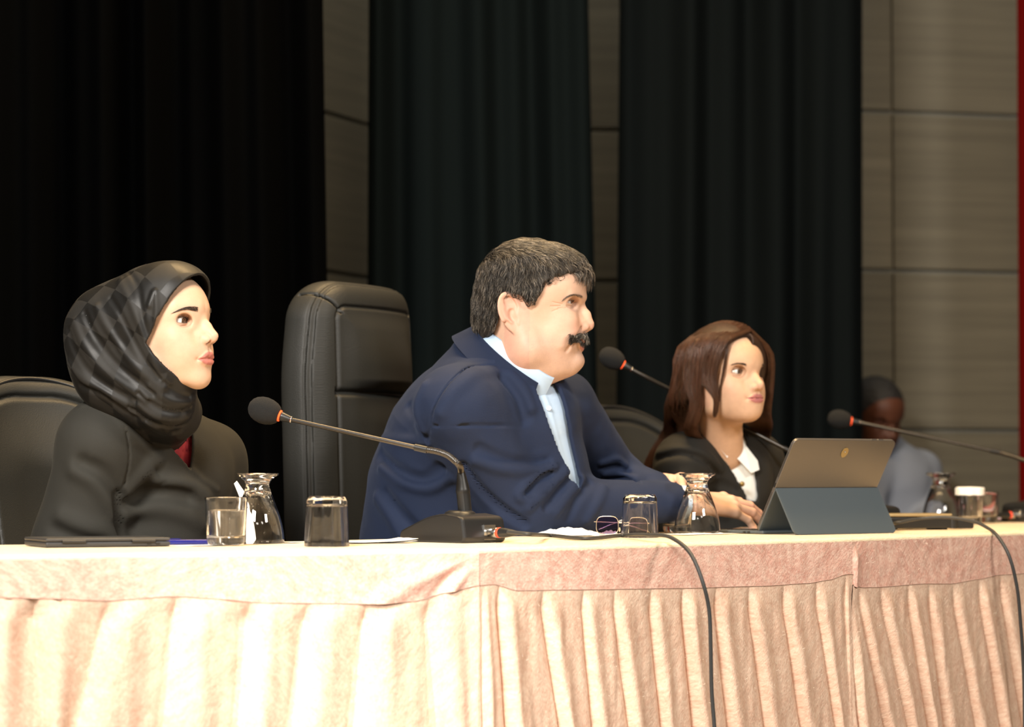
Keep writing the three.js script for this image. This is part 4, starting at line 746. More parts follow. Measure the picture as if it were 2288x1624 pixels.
// move a geometry from head space into the person's group
const toPerson = (g, frame, origin) => { const m = frame.m.clone(); m.elements[12] -= origin.x; m.elements[13] -= origin.y; m.elements[14] -= origin.z; return g.applyMatrix4(m); };
const toLocal = (g, origin) => g.translate(-origin.x, -origin.y, -origin.z);
const joinBody = (list) => { for (const g of list) for (const k of Object.keys(g.attributes)) if (!['position', 'normal', 'color', 'uv'].includes(k)) g.deleteAttribute(k); return mergeGeometries(list); };
// ---------------------------------------------------------------- woman in the headscarf
const foldsOn = (f, list) => list.map((q) => { const p = q.pts.map(([x, y]) => hitField(f, x, y)).filter(Boolean); const c = p.length > 2 ? new THREE.CatmullRomCurve3(p).getPoints(p.length * 3) : p; const b = new THREE.Box3().setFromPoints(c).expandByScalar(q.w * 2.6); return { c, w: q.w, a: q.a, b, dip: q.dip || 0 }; }).filter((q) => q.c.length > 1);
function foldSum(folds, x, y, z) { let s = 0; for (const q of folds) { const b = q.b; if (x < b.min.x || x > b.max.x || y < b.min.y || y > b.max.y || z < b.min.z || z > b.max.z) continue; const d = polyDist(x, y, z, q.c); const k = exp(-(d * d) / (q.w * q.w)); s += q.a * k; } return s; }
{
  const PHI = 24, X0 = 355, Y0 = 740, fr = headFrame(X0, Y0, 4.85, PHI, 0), S = fr.S, c = cos(PHI * RAD), L = (px, py) => [(px - X0) / (S * c), (Y0 - py) / S];
  const o = { G: L(461, 684), N: L(457, 710), T: L(493.5, 755), SN: L(472.5, 772), UL: L(475.7, 793), ST: L(471.5, 803), LL: L(477.5, 812), PG: L(472, 846), ME: L(462, 867), wide: 0.95, corner: [0.0795, -0.0535, 0.0245],
    soft: 0.0025, eye: { x: 0.0575, y: 0.0155, z: 0.0310, r: 0.0142 }, lidUp: 0.42, lidLow: 0.25, lidSlant: 0.02, liner: 0.75, lidWide: 1.28, eyeOut: 0.42, creaseUp: 0.02, vertex: 0.114, neck: [V(-0.02, -0.06, 0), V(-0.012, -0.20, 0), 0.050, 0.048], gonion: [0.016, -0.070, 0.045], blush: 0.6, lipColor: [0.47, 0.135, 0.12], lipFull: 1.05, noseW: 0.98, hump: 0.001 };
  o.neck = [V(-0.02, -0.06, 0), fr.local(P(345, 960, 4.96)), 0.050, 0.048]; const f = faceField(o), org = P(330, 1250, 5.06).setY(0);
  const per = thing('person', 'seated woman in a black satin headscarf and dark jacket, looking right', 'person', [org.x, 0, org.z]);
  const tone = [0.60, 0.385, 0.262];
  const headGeo = toPerson(meshField(f, [-0.12, -0.24, -0.1], [0.14, 0.15, 0.1], 0.0016, { color: skinColor(tone, f, o) }), fr, org);
  // --- bust: joints
  const J = { sn: P(226, 992, 4.92), sf: P(466, 1030, 5.17), en: P(170, 1222, 4.94), ef: P(490, 1250, 5.16), hn: P(330, 1345, 4.97), hf: P(500, 1345, 5.0), neck: P(352, 950, 5.0), nape: P(282, 918, 5.02), chest: P(362, 1075, 5.07), waist: P(330, 1250, 5.10), hip: P(318, 1420, 5.14) };
  const torso = (x, y, z) => {
    let d = coneV(x, y, z, J.waist, J.chest, 0.135, 0.125);
    d = smin(d, coneV(x, y, z, J.hip, J.waist, 0.155, 0.13), 0.08);
    d = smin(d, coneV(x, y, z, J.sn, J.sf, 0.068, 0.062), 0.08);
    d = smin(d, coneV(x, y, z, J.chest, J.neck, 0.09, 0.052), 0.06);
    d = smin(d, coneV(x, y, z, J.sn, J.nape, 0.060, 0.040), 0.05); d = smin(d, coneV(x, y, z, J.nape, J.sf, 0.040, 0.050), 0.05);
    return d;
  };
  const armN = (x, y, z) => smin(coneV(x, y, z, J.sn, J.en, 0.076, 0.079), coneV(x, y, z, J.en, J.hn, 0.072, 0.045), 0.04);
  const armF = (x, y, z) => smin(coneV(x, y, z, J.sf, J.ef, 0.066, 0.062), coneV(x, y, z, J.ef, J.hf, 0.06, 0.042), 0.04);
  const base = (x, y, z) => smin(smin(torso(x, y, z), armN(x, y, z), 0.028), armF(x, y, z), 0.03);
  const zz = (x, y) => [x / 2.3875, 560 + y / 2.3875];
  const folds = foldsOn(base, [
    { pts: [zz(612, 865), zz(672, 960), zz(692, 1060), zz(690, 1140), zz(668, 1230), zz(640, 1310)], w: 0.0027, a: -0.0041 },
    { pts: [zz(640, 1310), zz(632, 1390), zz(640, 1470), zz(655, 1560)], w: 0.0108, a: -0.0297 },
    { pts: [zz(655, 1320), zz(720, 1230), zz(790, 1150), zz(830, 1110)], w: 0.0144, a: 0.0135 },
    { pts: [zz(660, 1350), zz(780, 1300), zz(900, 1290), zz(1000, 1310)], w: 0.0162, a: -0.0121 },
    { pts: [zz(680, 1400), zz(820, 1370), zz(960, 1390), zz(1080, 1450)], w: 0.0180, a: 0.0108 },
    { pts: [zz(780, 1180), zz(870, 1230), zz(990, 1240), zz(1090, 1300), zz(1110, 1360)], w: 0.0126, a: 0.0095 },
    { pts: [zz(440, 1130), zz(540, 1180), zz(600, 1260), zz(625, 1330)], w: 0.0144, a: -0.0108 },
    { pts: [zz(400, 1170), zz(500, 1230), zz(570, 1310), zz(610, 1400)], w: 0.0162, a: 0.0095 },
    { pts: [zz(330, 1420), zz(450, 1470), zz(560, 1500), zz(640, 1550)], w: 0.0180, a: 0.0095 },
    { pts: [zz(300, 1480), zz(420, 1530), zz(540, 1560)], w: 0.0144, a: -0.0081 },
    { pts: [zz(540, 765), zz(600, 850), zz(680, 950), zz(760, 1030), zz(850, 1110)], w: 0.0090, a: 0.0054 },
    { pts: [zz(440, 830), zz(520, 830), zz(580, 860)], w: 0.0054, a: 0.0041 },
    { pts: [zz(870, 1230), zz(840, 1190), zz(800, 1140)], w: 0.0081, a: -0.0054 },
  ]);
  // wrap front: the near panel lies over the far one along this line
  const edge = [zz(800, 900), zz(900, 1010), zz(1010, 1150), zz(1080, 1220), zz(1160, 1275)].map(([a, b]) => hitField(base, a, b));
  const fwd = V(cos(45 * RAD), 0, sin(45 * RAD)), rgt = V(-sin(45 * RAD), 0, cos(45 * RAD));
  const apex = hitField(base, 428, 1049), nb = J.neck.clone();
  const neckHole = (x, y, z) => { // V neck
    const ax = x - apex.x, ay = y - apex.y, az = z - apex.z, u = ax * rgt.x + az * rgt.z, w = ax * fwd.x + az * fwd.z;
    const v1 = (u * 1.0 - ay * (u > 0 ? 0.80 : 0.20)) , v = u > 0 ? u - ay * 0.92 : -u - ay * 0.22;
    return max(v * 0.75, -w - 0.075);
  };
  const jack = (x, y, z) => {
    let d = base(x, y, z) - foldSum(folds, x, y, z) + 0.0015 * noise(x * 14, y * 14, z * 14);
    const e = polyDist(x, y, z, edge); d -= 0.003 * g2(e, 0.006);
    d = smax(d, -(d + 0.010), 0.003);
    d = smax(d, -neckHole(x, y, z), 0.004);
    d = smax(d, -coneV(x, y, z, J.neck, P(372, 880, 4.95), 0.052, 0.070), 0.006);
    return d;
  };
  const clothUV = (x, y, z, out) => { out[0] = (x + z) * 1.0; out[1] = y; };
  const mJack = MP({ color: lin(0.0165, 0.0155, 0.0115), roughness: 0.82, sheen: 0.15, sheenRoughness: 0.5, sheenColor: lin(0.55, 0.5, 0.38), bumpMap: weave, bumpScale: 0.0003, side: THREE.DoubleSide });
  part('jacket', toLocal(meshField(jack, [-1.05, 0.40, -5.42], [-0.40, 1.06, -4.72], 0.0042, { uv: clothUV, margin: 0.02 }), org), mJack, per, 'dark olive-black collarless wrap jacket');
  const top = (x, y, z) => { const inner = torso(x, y, z) + 0.016; return max(inner, -(inner + 0.006), y - 1.005); };
  part('blouse', toLocal(meshField(top, [-0.95, 0.6, -5.35], [-0.45, 1.05, -4.85], 0.006, { margin: 0.02 }), org), MP({ color: lin(0.30, 0.012, 0.022), roughness: 0.7, bumpMap: weave, bumpScale: 0.0003 }), per, 'burgundy top');
  // --- body core, one continuous figure under the clothes
  const core = meshField((x, y, z) => { let d = torso(x, y, z) + 0.026; d = smin(d, coneV(x, y, z, J.sn, J.en, 0.045, 0.04), 0.02); d = smin(d, coneV(x, y, z, J.en, J.hn, 0.038, 0.026), 0.02); d = smin(d, coneV(x, y, z, J.sf, J.ef, 0.045, 0.04), 0.02); d = smin(d, coneV(x, y, z, J.ef, J.hf, 0.038, 0.026), 0.02); return d; }, [-1.05, 0.35, -5.45], [-0.38, 1.1, -4.7], 0.014, { color: (x, y, z, q) => { q[0] = tone[0]; q[1] = tone[1]; q[2] = tone[2]; } });
  part('body', joinBody([headGeo, toLocal(core, org)]), mSkin(), per);
  // skirt and legs below the table
  const kn = J.hip.clone().addScaledVector(fwd, 0.42).addScaledVector(rgt, 0.09).setY(0.5), kf = J.hip.clone().addScaledVector(fwd, 0.42).addScaledVector(rgt, -0.09).setY(0.5), hp = J.hip.clone().setY(0.56);
  part('trousers', toLocal(meshField((x, y, z) => { let d = coneV(x, y, z, hp, kn, 0.10, 0.07); d = smin(d, coneV(x, y, z, hp, kf, 0.10, 0.07), 0.03); d = smin(d, coneV(x, y, z, kn, kn.clone().setY(0.08), 0.065, 0.05), 0.03); d = smin(d, coneV(x, y, z, kf, kf.clone().setY(0.08), 0.065, 0.05), 0.03); return d; }, [hp.x - 0.25, 0.02, hp.z - 0.25], [hp.x + 0.55, 0.72, hp.z + 0.55], 0.016), org), mJack, per);
  for (const k of [kn, kf]) part('shoe', toLocal(meshField((x, y, z) => max(coneV(x, y, z, k.clone().setY(0.035), k.clone().addScaledVector(fwd, 0.16).setY(0.025), 0.042, 0.036), 0.002 - y), [k.x - 0.08, 0, k.z - 0.08], [k.x + 0.22, 0.1, k.z + 0.22], 0.01), org), mBlack, per);
  // --- eyes, brows, lashes
  for (const s of [1, -1]) part('eye', toPerson(eyeball(o.eye, V(0.99, -0.02, 0.08), [0.10, 0.05, 0.022], s), fr, org), mEye, per);
  const st = new Strands();
  browHair(f, fr, [[443, 692], [432, 690], [420, 688.5], [405, 691], [388, 698]], (t) => mix(5.5, 1.2, pow(t, 1.3)), 620, [0.05, 0.034, 0.024], 0.0052, st, 0.00017);
  part('eyebrows', toPerson(st.geometry(), fr, org), M({ vertexColors: true, roughness: 0.6 }), per);
  const ls = new Strands(); for (const s of [1, -1]) { lashHair(o, s, 64, 0.0085, [0.008, 0.006, 0.005], ls); lashHair(o, s, 36, 0.006, [0.01, 0.008, 0.006], ls, 1); }
  part('eyelashes', toPerson(ls.geometry(), fr, org), M({ vertexColors: true, roughness: 0.6 }), per);
  // --- headscarf, modelled in world space
  const Wd = (x, y, z) => fr.world(x, y, z), inv = fr.inv.elements;
  const hx = (x, y, z) => inv[0] * x + inv[4] * y + inv[8] * z + inv[12], hy = (x, y, z) => inv[1] * x + inv[5] * y + inv[9] * z + inv[13], hz = (x, y, z) => inv[2] * x + inv[6] * y + inv[10] * z + inv[14];
  const nLow = fr.local(P(342, 968, 5.0)), nMid = fr.local(P(376, 908, 4.93));
  const shell = (X, Y, Z) => {
    const x = hx(X, Y, Z), y = hy(X, Y, Z), z = hz(X, Y, Z);
    let d = ell(x, y, z, 0.002, 0.026, 0, 0.102, 0.098, 0.088);
    d = smin(d, ell(x, y, z, 0.040, 0.066, 0, 0.060, 0.054, 0.064), 0.03);
    d = smin(d, ell(x, y, z, -0.108, -0.006, 0.0, 0.082, 0.092, 0.078), 0.06);
    d = smin(d, ell(x, y, z, 0.016, -0.055, 0, 0.068, 0.060, 0.073), 0.04);
    d = smin(d, cone(x, y, z, -0.03, -0.085, 0, nLow.x, nLow.y, nLow.z, 0.072, 0.066), 0.04);
    d = smin(d, cone(x, y, z, 0.006, -0.125, 0, nMid.x + 0.012, nMid.y - 0.012, nMid.z, 0.058, 0.052), 0.03);
    d = smin(d, ell(x, y, z, -0.10, -0.085, 0.0, 0.062, 0.060, 0.066), 0.05);
    return d;
  };
  const sf = foldsOn(shell, [
    { pts: [zz(690, 110), zz(735, 190), zz(752, 290), zz(770, 400), zz(810, 520)], w: 0.0059, a: -0.0025 },
    { pts: [zz(640, 150), zz(690, 260), zz(740, 380), zz(790, 500), zz(850, 640), zz(900, 710)], w: 0.0068, a: 0.0031 },
    { pts: [zz(590, 250), zz(640, 330), zz(700, 450), zz(770, 580), zz(850, 680)], w: 0.0051, a: -0.0031 },
    { pts: [zz(520, 300), zz(580, 420), zz(660, 540), zz(760, 650), zz(860, 730)], w: 0.0076, a: 0.0050 },
    { pts: [zz(450, 330), zz(500, 440), zz(590, 570), zz(700, 670), zz(820, 760)], w: 0.0059, a: -0.0050 },
    { pts: [zz(400, 380), zz(450, 500), zz(540, 620), zz(650, 710), zz(780, 790)], w: 0.0085, a: 0.0050 },
    { pts: [zz(360, 420), zz(400, 540), zz(480, 650), zz(600, 740), zz(720, 800)], w: 0.0068, a: -0.0050 },
    { pts: [zz(335, 480), zz(370, 600), zz(450, 690), zz(570, 760), zz(690, 830)], w: 0.0085, a: 0.0050 },
    { pts: [zz(350, 640), zz(430, 720), zz(540, 760), zz(660, 850), zz(760, 900)], w: 0.0068, a: -0.0043 },
    { pts: [zz(800, 290), zz(828, 215), zz(836, 300), zz(838, 380), zz(860, 420)], w: 0.0051, a: 0.0043 },
    { pts: [zz(880, 700), zz(950, 760), zz(1010, 780)], w: 0.0051, a: -0.0031 },
    { pts: [zz(800, 720), zz(890, 790), zz(980, 810), zz(1035, 790)], w: 0.0068, a: 0.0050 },
    { pts: [zz(740, 760), zz(850, 840), zz(960, 860), zz(1020, 840)], w: 0.0051, a: -0.0050 },
    { pts: [zz(700, 790), zz(800, 870), zz(910, 900), zz(1000, 890)], w: 0.0068, a: 0.0043 },
    { pts: [zz(690, 830), zz(780, 900), zz(890, 940), zz(985, 930)], w: 0.0051, a: -0.0043 },
    { pts: [zz(700, 860), zz(800, 930), zz(900, 980), zz(960, 970)], w: 0.0068, a: 0.0037 },
  ]);
  const edgeX = (y) => y > -0.025 ? 0.022 + (y + 0.025) / 0.136 * 0.070 : 0.022 + (-0.025 - y) / 0.087 * 0.060;
  const scarf = (X, Y, Z) => {
    const s = shell(X, Y, Z), x = hx(X, Y, Z), y = hy(X, Y, Z), z = hz(X, Y, Z);
    let d = s - foldSum(sf, X, Y, Z) + 0.0012 * noise(x * 30, y * 30, z * 30);
    d = smax(d, -(d + 0.0055), 0.0012);
    // brim stands a little proud at the forehead
    d = smax(d, min(x - edgeX(y), y + 0.118), 0.0012);
    const lower = Y - 0.90; return max(d, -lower);
  };
  const check = dataTex(512, (u, v, q) => { const k = (floor(u * 8) + floor(v * 8)) % 2; const t = 0.5 + 0.5 * noise(u * 200, v * 200, 3); q[0] = k ? 1 : 0; q[1] = q[0]; q[2] = q[0]; }, false);
  const checkCol = dataTex(512, (u, v, q) => { const k = (floor(u * 8) + floor(v * 8)) % 2, t = 0.02 * noise(u * 240, v * 240, 3); q[0] = (k ? 0.128 : 0.072) + t; q[1] = (k ? 0.122 : 0.070) + t; q[2] = (k ? 0.112 : 0.066) + t; });
  const rough = dataTex(512, (u, v, q) => { const k = (floor(u * 8) + floor(v * 8)) % 2, t = 0.04 * noise(u * 240, v * 240, 3); q[0] = q[1] = q[2] = (k ? 0.66 : 0.50) + t; }, false);
  const mScarf = MP({ map: checkCol, roughnessMap: rough, roughness: 1, specularIntensity: 0.7, sheen: 0.12, sheenRoughness: 0.4, sheenColor: lin(0.6, 0.55, 0.45), side: THREE.DoubleSide });
  const sUV = (X, Y, Z, q) => { const x = hx(X, Y, Z), y = hy(X, Y, Z), z = hz(X, Y, Z), a = atan2(z, y + 0.05 * 0 + 0.02), u = x, v = Math.sign(z) * (abs(z) > 1e-6 ? Math.acos(clamp((y + 0.0) / hypot(y, z), -1, 1)) * 0.095 : 0), t = 0.55; q[0] = (u * cos(t) + v * sin(t)) / 0.35 + 0.013; q[1] = (-u * sin(t) + v * cos(t)) / 0.35; };
  part('headscarf', toLocal(meshField(scarf, [-1.0, 0.88, -5.1], [-0.45, 1.30, -4.6], 0.0024, { uv: sUV, margin: 0.012 }), org), mScarf, per, 'black satin headscarf with a woven check');
}
// ---------------------------------------------------------------- hands
// a hand in its own space: x from wrist to knuckles, y out of the back of the hand, z toward the thumb side (mirror with side = -1)
// curl: per finger [base, middle, tip] angles; returns field and nail list
function handField(k, fingers, thumb, scale = 1) {
  const segs = [], nails = [];
  const roots = [[0.088, 0.000, 0.030], [0.092, 0.003, 0.009], [0.086, 0.001, -0.012], [0.076, -0.003, -0.031]], lens = [[0.046, 0.027, 0.022], [0.050, 0.031, 0.024], [0.046, 0.029, 0.023], [0.036, 0.021, 0.020]], rad = [[0.0098, 0.0088, 0.0082, 0.0070], [0.0100, 0.0090, 0.0084, 0.0072], [0.0095, 0.0086, 0.0080, 0.0068], [0.0085, 0.0076, 0.0070, 0.0060]];
  fingers.forEach((fg, i) => { let p = V(...roots[i]), a = 0; for (let j = 0; j < 3; j++) { a -= fg.c[j]; const d = V(cos(a) * cos(fg.s || 0), sin(a), sin(fg.s || 0) * cos(a)), q = p.clone().addScaledVector(d, lens[i][j]); segs.push([p, q, rad[i][j], rad[i][j + 1]]); if (j === 2) nails.push({ p: q.clone().addScaledVector(d, -0.006), d: d.clone(), up: V(-sin(a) * 1, cos(a), 0), r: rad[i][3] }); p = q; } });
  { let p = V(0.022, -0.006, 0.026), dir = V(...thumb.d).normalize(); const tl = [0.040, 0.032, 0.026], tr = [0.0135, 0.0108, 0.0098, 0.0080]; for (let j = 0; j < 3; j++) { const q = p.clone().addScaledVector(dir, tl[j]); segs.push([p, q, tr[j], tr[j + 1]]); p = q; dir = dir.clone().add(V(...thumb.b)).normalize(); } nails.push({ p: p.clone().addScaledVector(dir, -0.008), d: dir, up: V(0, 0.6, 0.8), r: 0.008 }); }
  const f = (x, y, z) => {
    x /= scale; y /= scale; z /= scale;
    let d = ell(x, y, z, 0.048, -0.003, 0.0, 0.052, 0.0145, 0.040);
    d = smin(d, cone(x, y, z, -0.07, 0, 0, 0.01, -0.001, 0, 0.027, 0.024), 0.02);
    d = smin(d, ell(x, y, z, 0.03, -0.012, 0.020, 0.028, 0.014, 0.016), 0.012);
    for (let i = 0; i < 4; i++) { d = smin(d, cone(x, y, z, 0.02, 0.001, roots[i][2] * 0.5, roots[i][0], roots[i][1], roots[i][2], 0.011, 0.0105), 0.008); }
    for (let i = 0; i < segs.length; i++) { const s = segs[i]; d = smin(d, coneV(x, y, z, s[0], s[1], s[2], s[3]), i % 3 ? 0.003 : 0.006); }
    for (let i = 0; i < 4; i++) d -= 0.0012 * g2(hypot3(x - roots[i][0], y - roots[i][1] - 0.009, z - roots[i][2]), 0.008); // knuckles
    return d * scale;
  };
  return { f, nails };
}
function handGeo(matrix, hf, org, tone, bounds = [[-0.06, -0.10, -0.08], [0.20, 0.05, 0.10]]) {
  const g = meshField(hf.f, bounds[0], bounds[1], 0.0022, { color: (x, y, z, q) => { const n = 1 + 0.06 * noise(x * 70, y * 70, z * 70), tip = sstep(0.10, 0.17, x); q[0] = tone[0] * n; q[1] = tone[1] * n * (1 - 0.10 * tip); q[2] = tone[2] * n * (1 - 0.10 * tip); } });
  g.applyMatrix4(matrix); if (matrix.determinant() < 0) { const ix = g.index.array; for (let i = 0; i < ix.length; i += 3) { const t = ix[i]; ix[i] = ix[i + 1]; ix[i + 1] = t; } } return toLocal(g, org);
}
// matrix from wrist position, direction of the fingers and the way the back of the hand faces; side -1 mirrors
function handMatrix(wrist, dir, backUp, side) { const x = dir.clone().normalize(), z = V(0, 0, 0).crossVectors(x, backUp).normalize(), y = V(0, 0, 0).crossVectors(z, x); if (side < 0) z.negate(); return new THREE.Matrix4().makeBasis(x, y, z).setPosition(wrist); }
// ---------------------------------------------------------------- man in the blue jacket
function earField(cx, cy, cz, tilt, sc) {
  const ring = []; for (let k = 0; k <= 22; k++) { const a = mix(-0.55, 3.9, k / 22); ring.push(V(cos(a) * 0.0185 * (a > 3 ? 0.9 : 1), sin(a) * 0.032 + 0.002, 0.0035)); }
  const anti = [V(-0.010, 0.018, 0.003), V(-0.0125, 0.004, 0.0035), V(-0.010, -0.010, 0.0035), V(-0.002, -0.017, 0.003)];
  return (x, y, z) => {
    let v = (y - cy) / sc, u = (x - cx) / sc - v * tilt, w = (z - cz) / sc + u * 0.50; if (abs(u) > 0.05 || abs(v) > 0.06) return 0.05;
    let d = ell(u, v, w, 0, -0.002, -0.002, 0.0195, 0.0345, 0.0055);
    d = smin(d, ell(u, v, w, 0.004, -0.029, -0.001, 0.010, 0.011, 0.005), 0.006);
    d = smin(d, polyDist(u, v, w, ring.map((q) => V(-q.x, q.y, q.z))) - 0.0042, 0.003);
    d = smin(d, polyDist(u, v, w, anti) - 0.0028, 0.005);
    d = smax(d, -ell(u, v, w, 0.003, -0.005, 0.006, 0.0088, 0.0130, 0.0100), 0.003);
    d = smax(d, -ell(u, v, w, 0.0, 0.017, 0.0055, 0.0090, 0.0075, 0.0050), 0.003);
    d = smin(d, ell(u, v, w, 0.0125, -0.004, 0.001, 0.0045, 0.0065, 0.005), 0.004);
    d = smin(d, cone(u, v, w, 0.008, 0, -0.014, 0.002, 0, -0.008, 0.015, 0.006), 0.004);
    return d * sc;
  };
}
{
  const PHI = 5, X0 = 1169, Y0 = 704, D = 5.4, fr = headFrame(X0, Y0, D, PHI, 0), S = fr.S, c = cos(PHI * RAD), L = (px, py) => [(px - X0) / (S * c), (Y0 - py) / S];
  const org = P(965, 1270, 5.55).setY(0), tone = [0.62, 0.395, 0.285];
  const o = { G: L(1312, 660), N: L(1306, 682), T: L(1327.5, 726), SN: L(1307, 744), UL: L(1308, 760), ST: L(1304, 770), LL: L(1305, 780), PG: L(1306, 806), ME: L(1293, 828), wide: 1.07, fat: 1, smile: 1, corner: [0.096, -0.0495, 0.032], vertex: 0.134, skullX: 0.010, skullR: 0.096, noseW: 1.34, hump: 0.002,
    eye: { x: 0.0870, y: 0.0222, z: 0.034, r: 0.0130 }, lidUp: 0.24, lidLow: 0.12, lidSlant: 0.0, lidWide: 1.28, eyeOut: 0.42, liner: 0.5, soft: 0.002, creaseUp: -0.06, gonion: [0.018, -0.072, 0.055], blush: 1.0, stubble: 0.7, lipColor: [0.44, 0.17, 0.14], lipFull: 0.9,
    fold: [V(0.1094, -0.0290, 0.021), V(0.102, -0.0360, 0.028), V(0.0945, -0.0435, 0.034), V(0.087, -0.053, 0.039), V(0.0835, -0.064, 0.041)],
    lines: [[V(0.078, 0.020, 0.054), V(0.062, 0.024, 0.064)], [V(0.078, 0.016, 0.055), V(0.060, 0.014, 0.066)], [V(0.080, 0.011, 0.054), V(0.064, 0.004, 0.066)], [V(0.092, 0.011, 0.046), V(0.084, 0.009, 0.052), V(0.074, 0.011, 0.058)]] };
  o.neck = [V(0.0, -0.06, 0), fr.local(P(1125, 850, 5.42)), 0.066, 0.074]; o.ear = earField(-0.0175, 0.001, 0.0815, -0.18, 1.08);
  const f = faceField(o);
  const per = thing('person', 'seated moustached man in a navy blue jacket, leaning on the table and smiling', 'person', [org.x, 0, org.z]);
  const headGeo = toPerson(meshField(f, [-0.12, -0.22, -0.11], [0.16, 0.16, 0.11], 0.0016, { color: skinColor(tone, f, o) }), fr, org);
  // --- jacket
  const J = { sn: P(1022, 912, 5.29), sf: P(1252, 905, 5.53), nape: P(1080, 784, 5.46), c1: P(1085, 860, 5.43), c2: P(1052, 965, 5.46), c3: P(1008, 1092, 5.5), c4: P(980, 1235, 5.53), hip: P(965, 1330, 5.56), f1: P(1175, 960, 5.43), f2: P(1178, 1085, 5.47), f3: P(1120, 1230, 5.5), en: P(1160, 1137, 5.37), wn: P(1505, 1121, 5.565), ef: P(1382, 1082, 5.72), wf: P(1462, 1092, 5.60) };
  const yaw = 40 * RAD, fwd = V(cos(yaw), 0, sin(yaw)), rgt = V(-sin(yaw), 0, cos(yaw));
  const torso = (x, y, z) => {
    let d = coneV(x, y, z, J.c2, J.c3, 0.148, 0.156);
    d = smin(d, coneV(x, y, z, J.c3, J.c4, 0.156, 0.150), 0.06); d = smin(d, coneV(x, y, z, J.c4, J.hip, 0.150, 0.155), 0.06);
    d = smin(d, coneV(x, y, z, J.c1, J.c2, 0.088, 0.148), 0.06); d = smin(d, coneV(x, y, z, J.nape, J.c1, 0.050, 0.088), 0.05);
    d = smin(d, coneV(x, y, z, J.sn, J.sf, 0.078, 0.066), 0.07);
    d = smin(d, coneV(x, y, z, J.f1, J.f2, 0.098, 0.115), 0.07); d = smin(d, coneV(x, y, z, J.f2, J.f3, 0.115, 0.125), 0.07);
    return d;
  };
  const armN = (x, y, z) => smin(coneV(x, y, z, J.sn, J.en, 0.086, 0.072), coneV(x, y, z, J.en, J.wn, 0.066, 0.041), 0.035);
  const armF = (x, y, z) => smin(coneV(x, y, z, J.sf, J.ef, 0.072, 0.058), coneV(x, y, z, J.ef, J.wf, 0.056, 0.038), 0.03);
  const base = (x, y, z) => smin(smin(torso(x, y, z), armN(x, y, z), 0.022), armF(x, y, z), 0.02);
  const zz = (x, y) => [780 + x / 2.194, 500 + y / 2.194];
  const folds = foldsOn(base, [
    { pts: [zz(750, 690), zz(640, 690), zz(540, 735), zz(470, 810), zz(420, 900), zz(395, 990), zz(385, 1070), zz(380, 1110)], w: 0.0030, a: -0.0058 },
    { pts: [zz(752, 632), zz(742, 690)], w: 0.0026, a: -0.0029 },
    { pts: [zz(700, 720), zz(590, 750), zz(510, 820), zz(450, 920)], w: 0.0136, a: 0.0087 },
    { pts: [zz(760, 760), zz(830, 850), zz(870, 950)], w: 0.0110, a: -0.0116 },
    { pts: [zz(800, 740), zz(860, 820), zz(890, 900)], w: 0.0119, a: 0.0101 },
    { pts: [zz(400, 985), zz(600, 985), zz(760, 985), zz(860, 985)], w: 0.0034, a: -0.0043 },
    { pts: [zz(640, 1100), zz(760, 1150), zz(880, 1170), zz(970, 1165)], w: 0.0102, a: -0.0087 },
    { pts: [zz(620, 1160), zz(760, 1200), zz(880, 1205), zz(990, 1180)], w: 0.0110, a: 0.0101 },
    { pts: [zz(1000, 1190), zz(930, 1230), zz(860, 1290), zz(835, 1330), zz(880, 1360)], w: 0.0093, a: 0.0145 },
    { pts: [zz(985, 1210), zz(920, 1260), zz(870, 1310)], w: 0.0068, a: -0.0145 },
    { pts: [zz(1060, 1215), zz(990, 1280), zz(920, 1350), zz(880, 1390)], w: 0.0093, a: 0.0130 },
    { pts: [zz(1090, 1240), zz(1030, 1310), zz(970, 1390)], w: 0.0076, a: -0.0116 },
    { pts: [zz(1140, 1250), zz(1080, 1320), zz(1020, 1410)], w: 0.0093, a: 0.0101 },
    { pts: [zz(1180, 1270), zz(1120, 1350), zz(1080, 1440)], w: 0.0085, a: -0.0087 },
    { pts: [zz(1250, 1290), zz(1220, 1370), zz(1170, 1450)], w: 0.0102, a: 0.0072 },
    { pts: [zz(560, 1190), zz(640, 1300), zz(740, 1390), zz(860, 1470)], w: 0.0085, a: -0.0232 },
    { pts: [zz(170, 1050), zz(280, 1060), zz(380, 1070)], w: 0.0102, a: 0.0101 },
    { pts: [zz(150, 1130), zz(260, 1220), zz(360, 1250), zz(450, 1200)], w: 0.0110, a: -0.0159 },
    { pts: [zz(160, 1190), zz(280, 1270), zz(400, 1290), zz(500, 1240)], w: 0.0119, a: 0.0116 },
    { pts: [zz(140, 1340), zz(200, 1430), zz(250, 1520)], w: 0.0119, a: 0.0116 },
    { pts: [zz(180, 1320), zz(260, 1420), zz(330, 1500)], w: 0.0102, a: -0.0116 },
    { pts: [zz(370, 790), zz(330, 900), zz(360, 1010)], w: 0.0102, a: 0.0087 },
    { pts: [zz(290, 890), zz(320, 980), zz(370, 1040)], w: 0.0085, a: -0.0087 },
    { pts: [zz(1240, 1170), zz(1310, 1150), zz(1350, 1180)], w: 0.0068, a: 0.0101 },
    { pts: [zz(1240, 1200), zz(1310, 1190), zz(1370, 1215)], w: 0.0051, a: -0.0101 },
    { pts: [zz(1255, 1225), zz(1330, 1220), zz(1400, 1245)], w: 0.0059, a: 0.0087 },
    { pts: [zz(1260, 1250), zz(1340, 1250), zz(1420, 1265)], w: 0.0051, a: -0.0072 },
    { pts: [zz(560, 570), zz(640, 600), zz(720, 660)], w: 0.0085, a: 0.0058 },
  ]);
  const uOf = (p) => (p.x - J.c2.x) * rgt.x + (p.z - J.c2.z) * rgt.z;
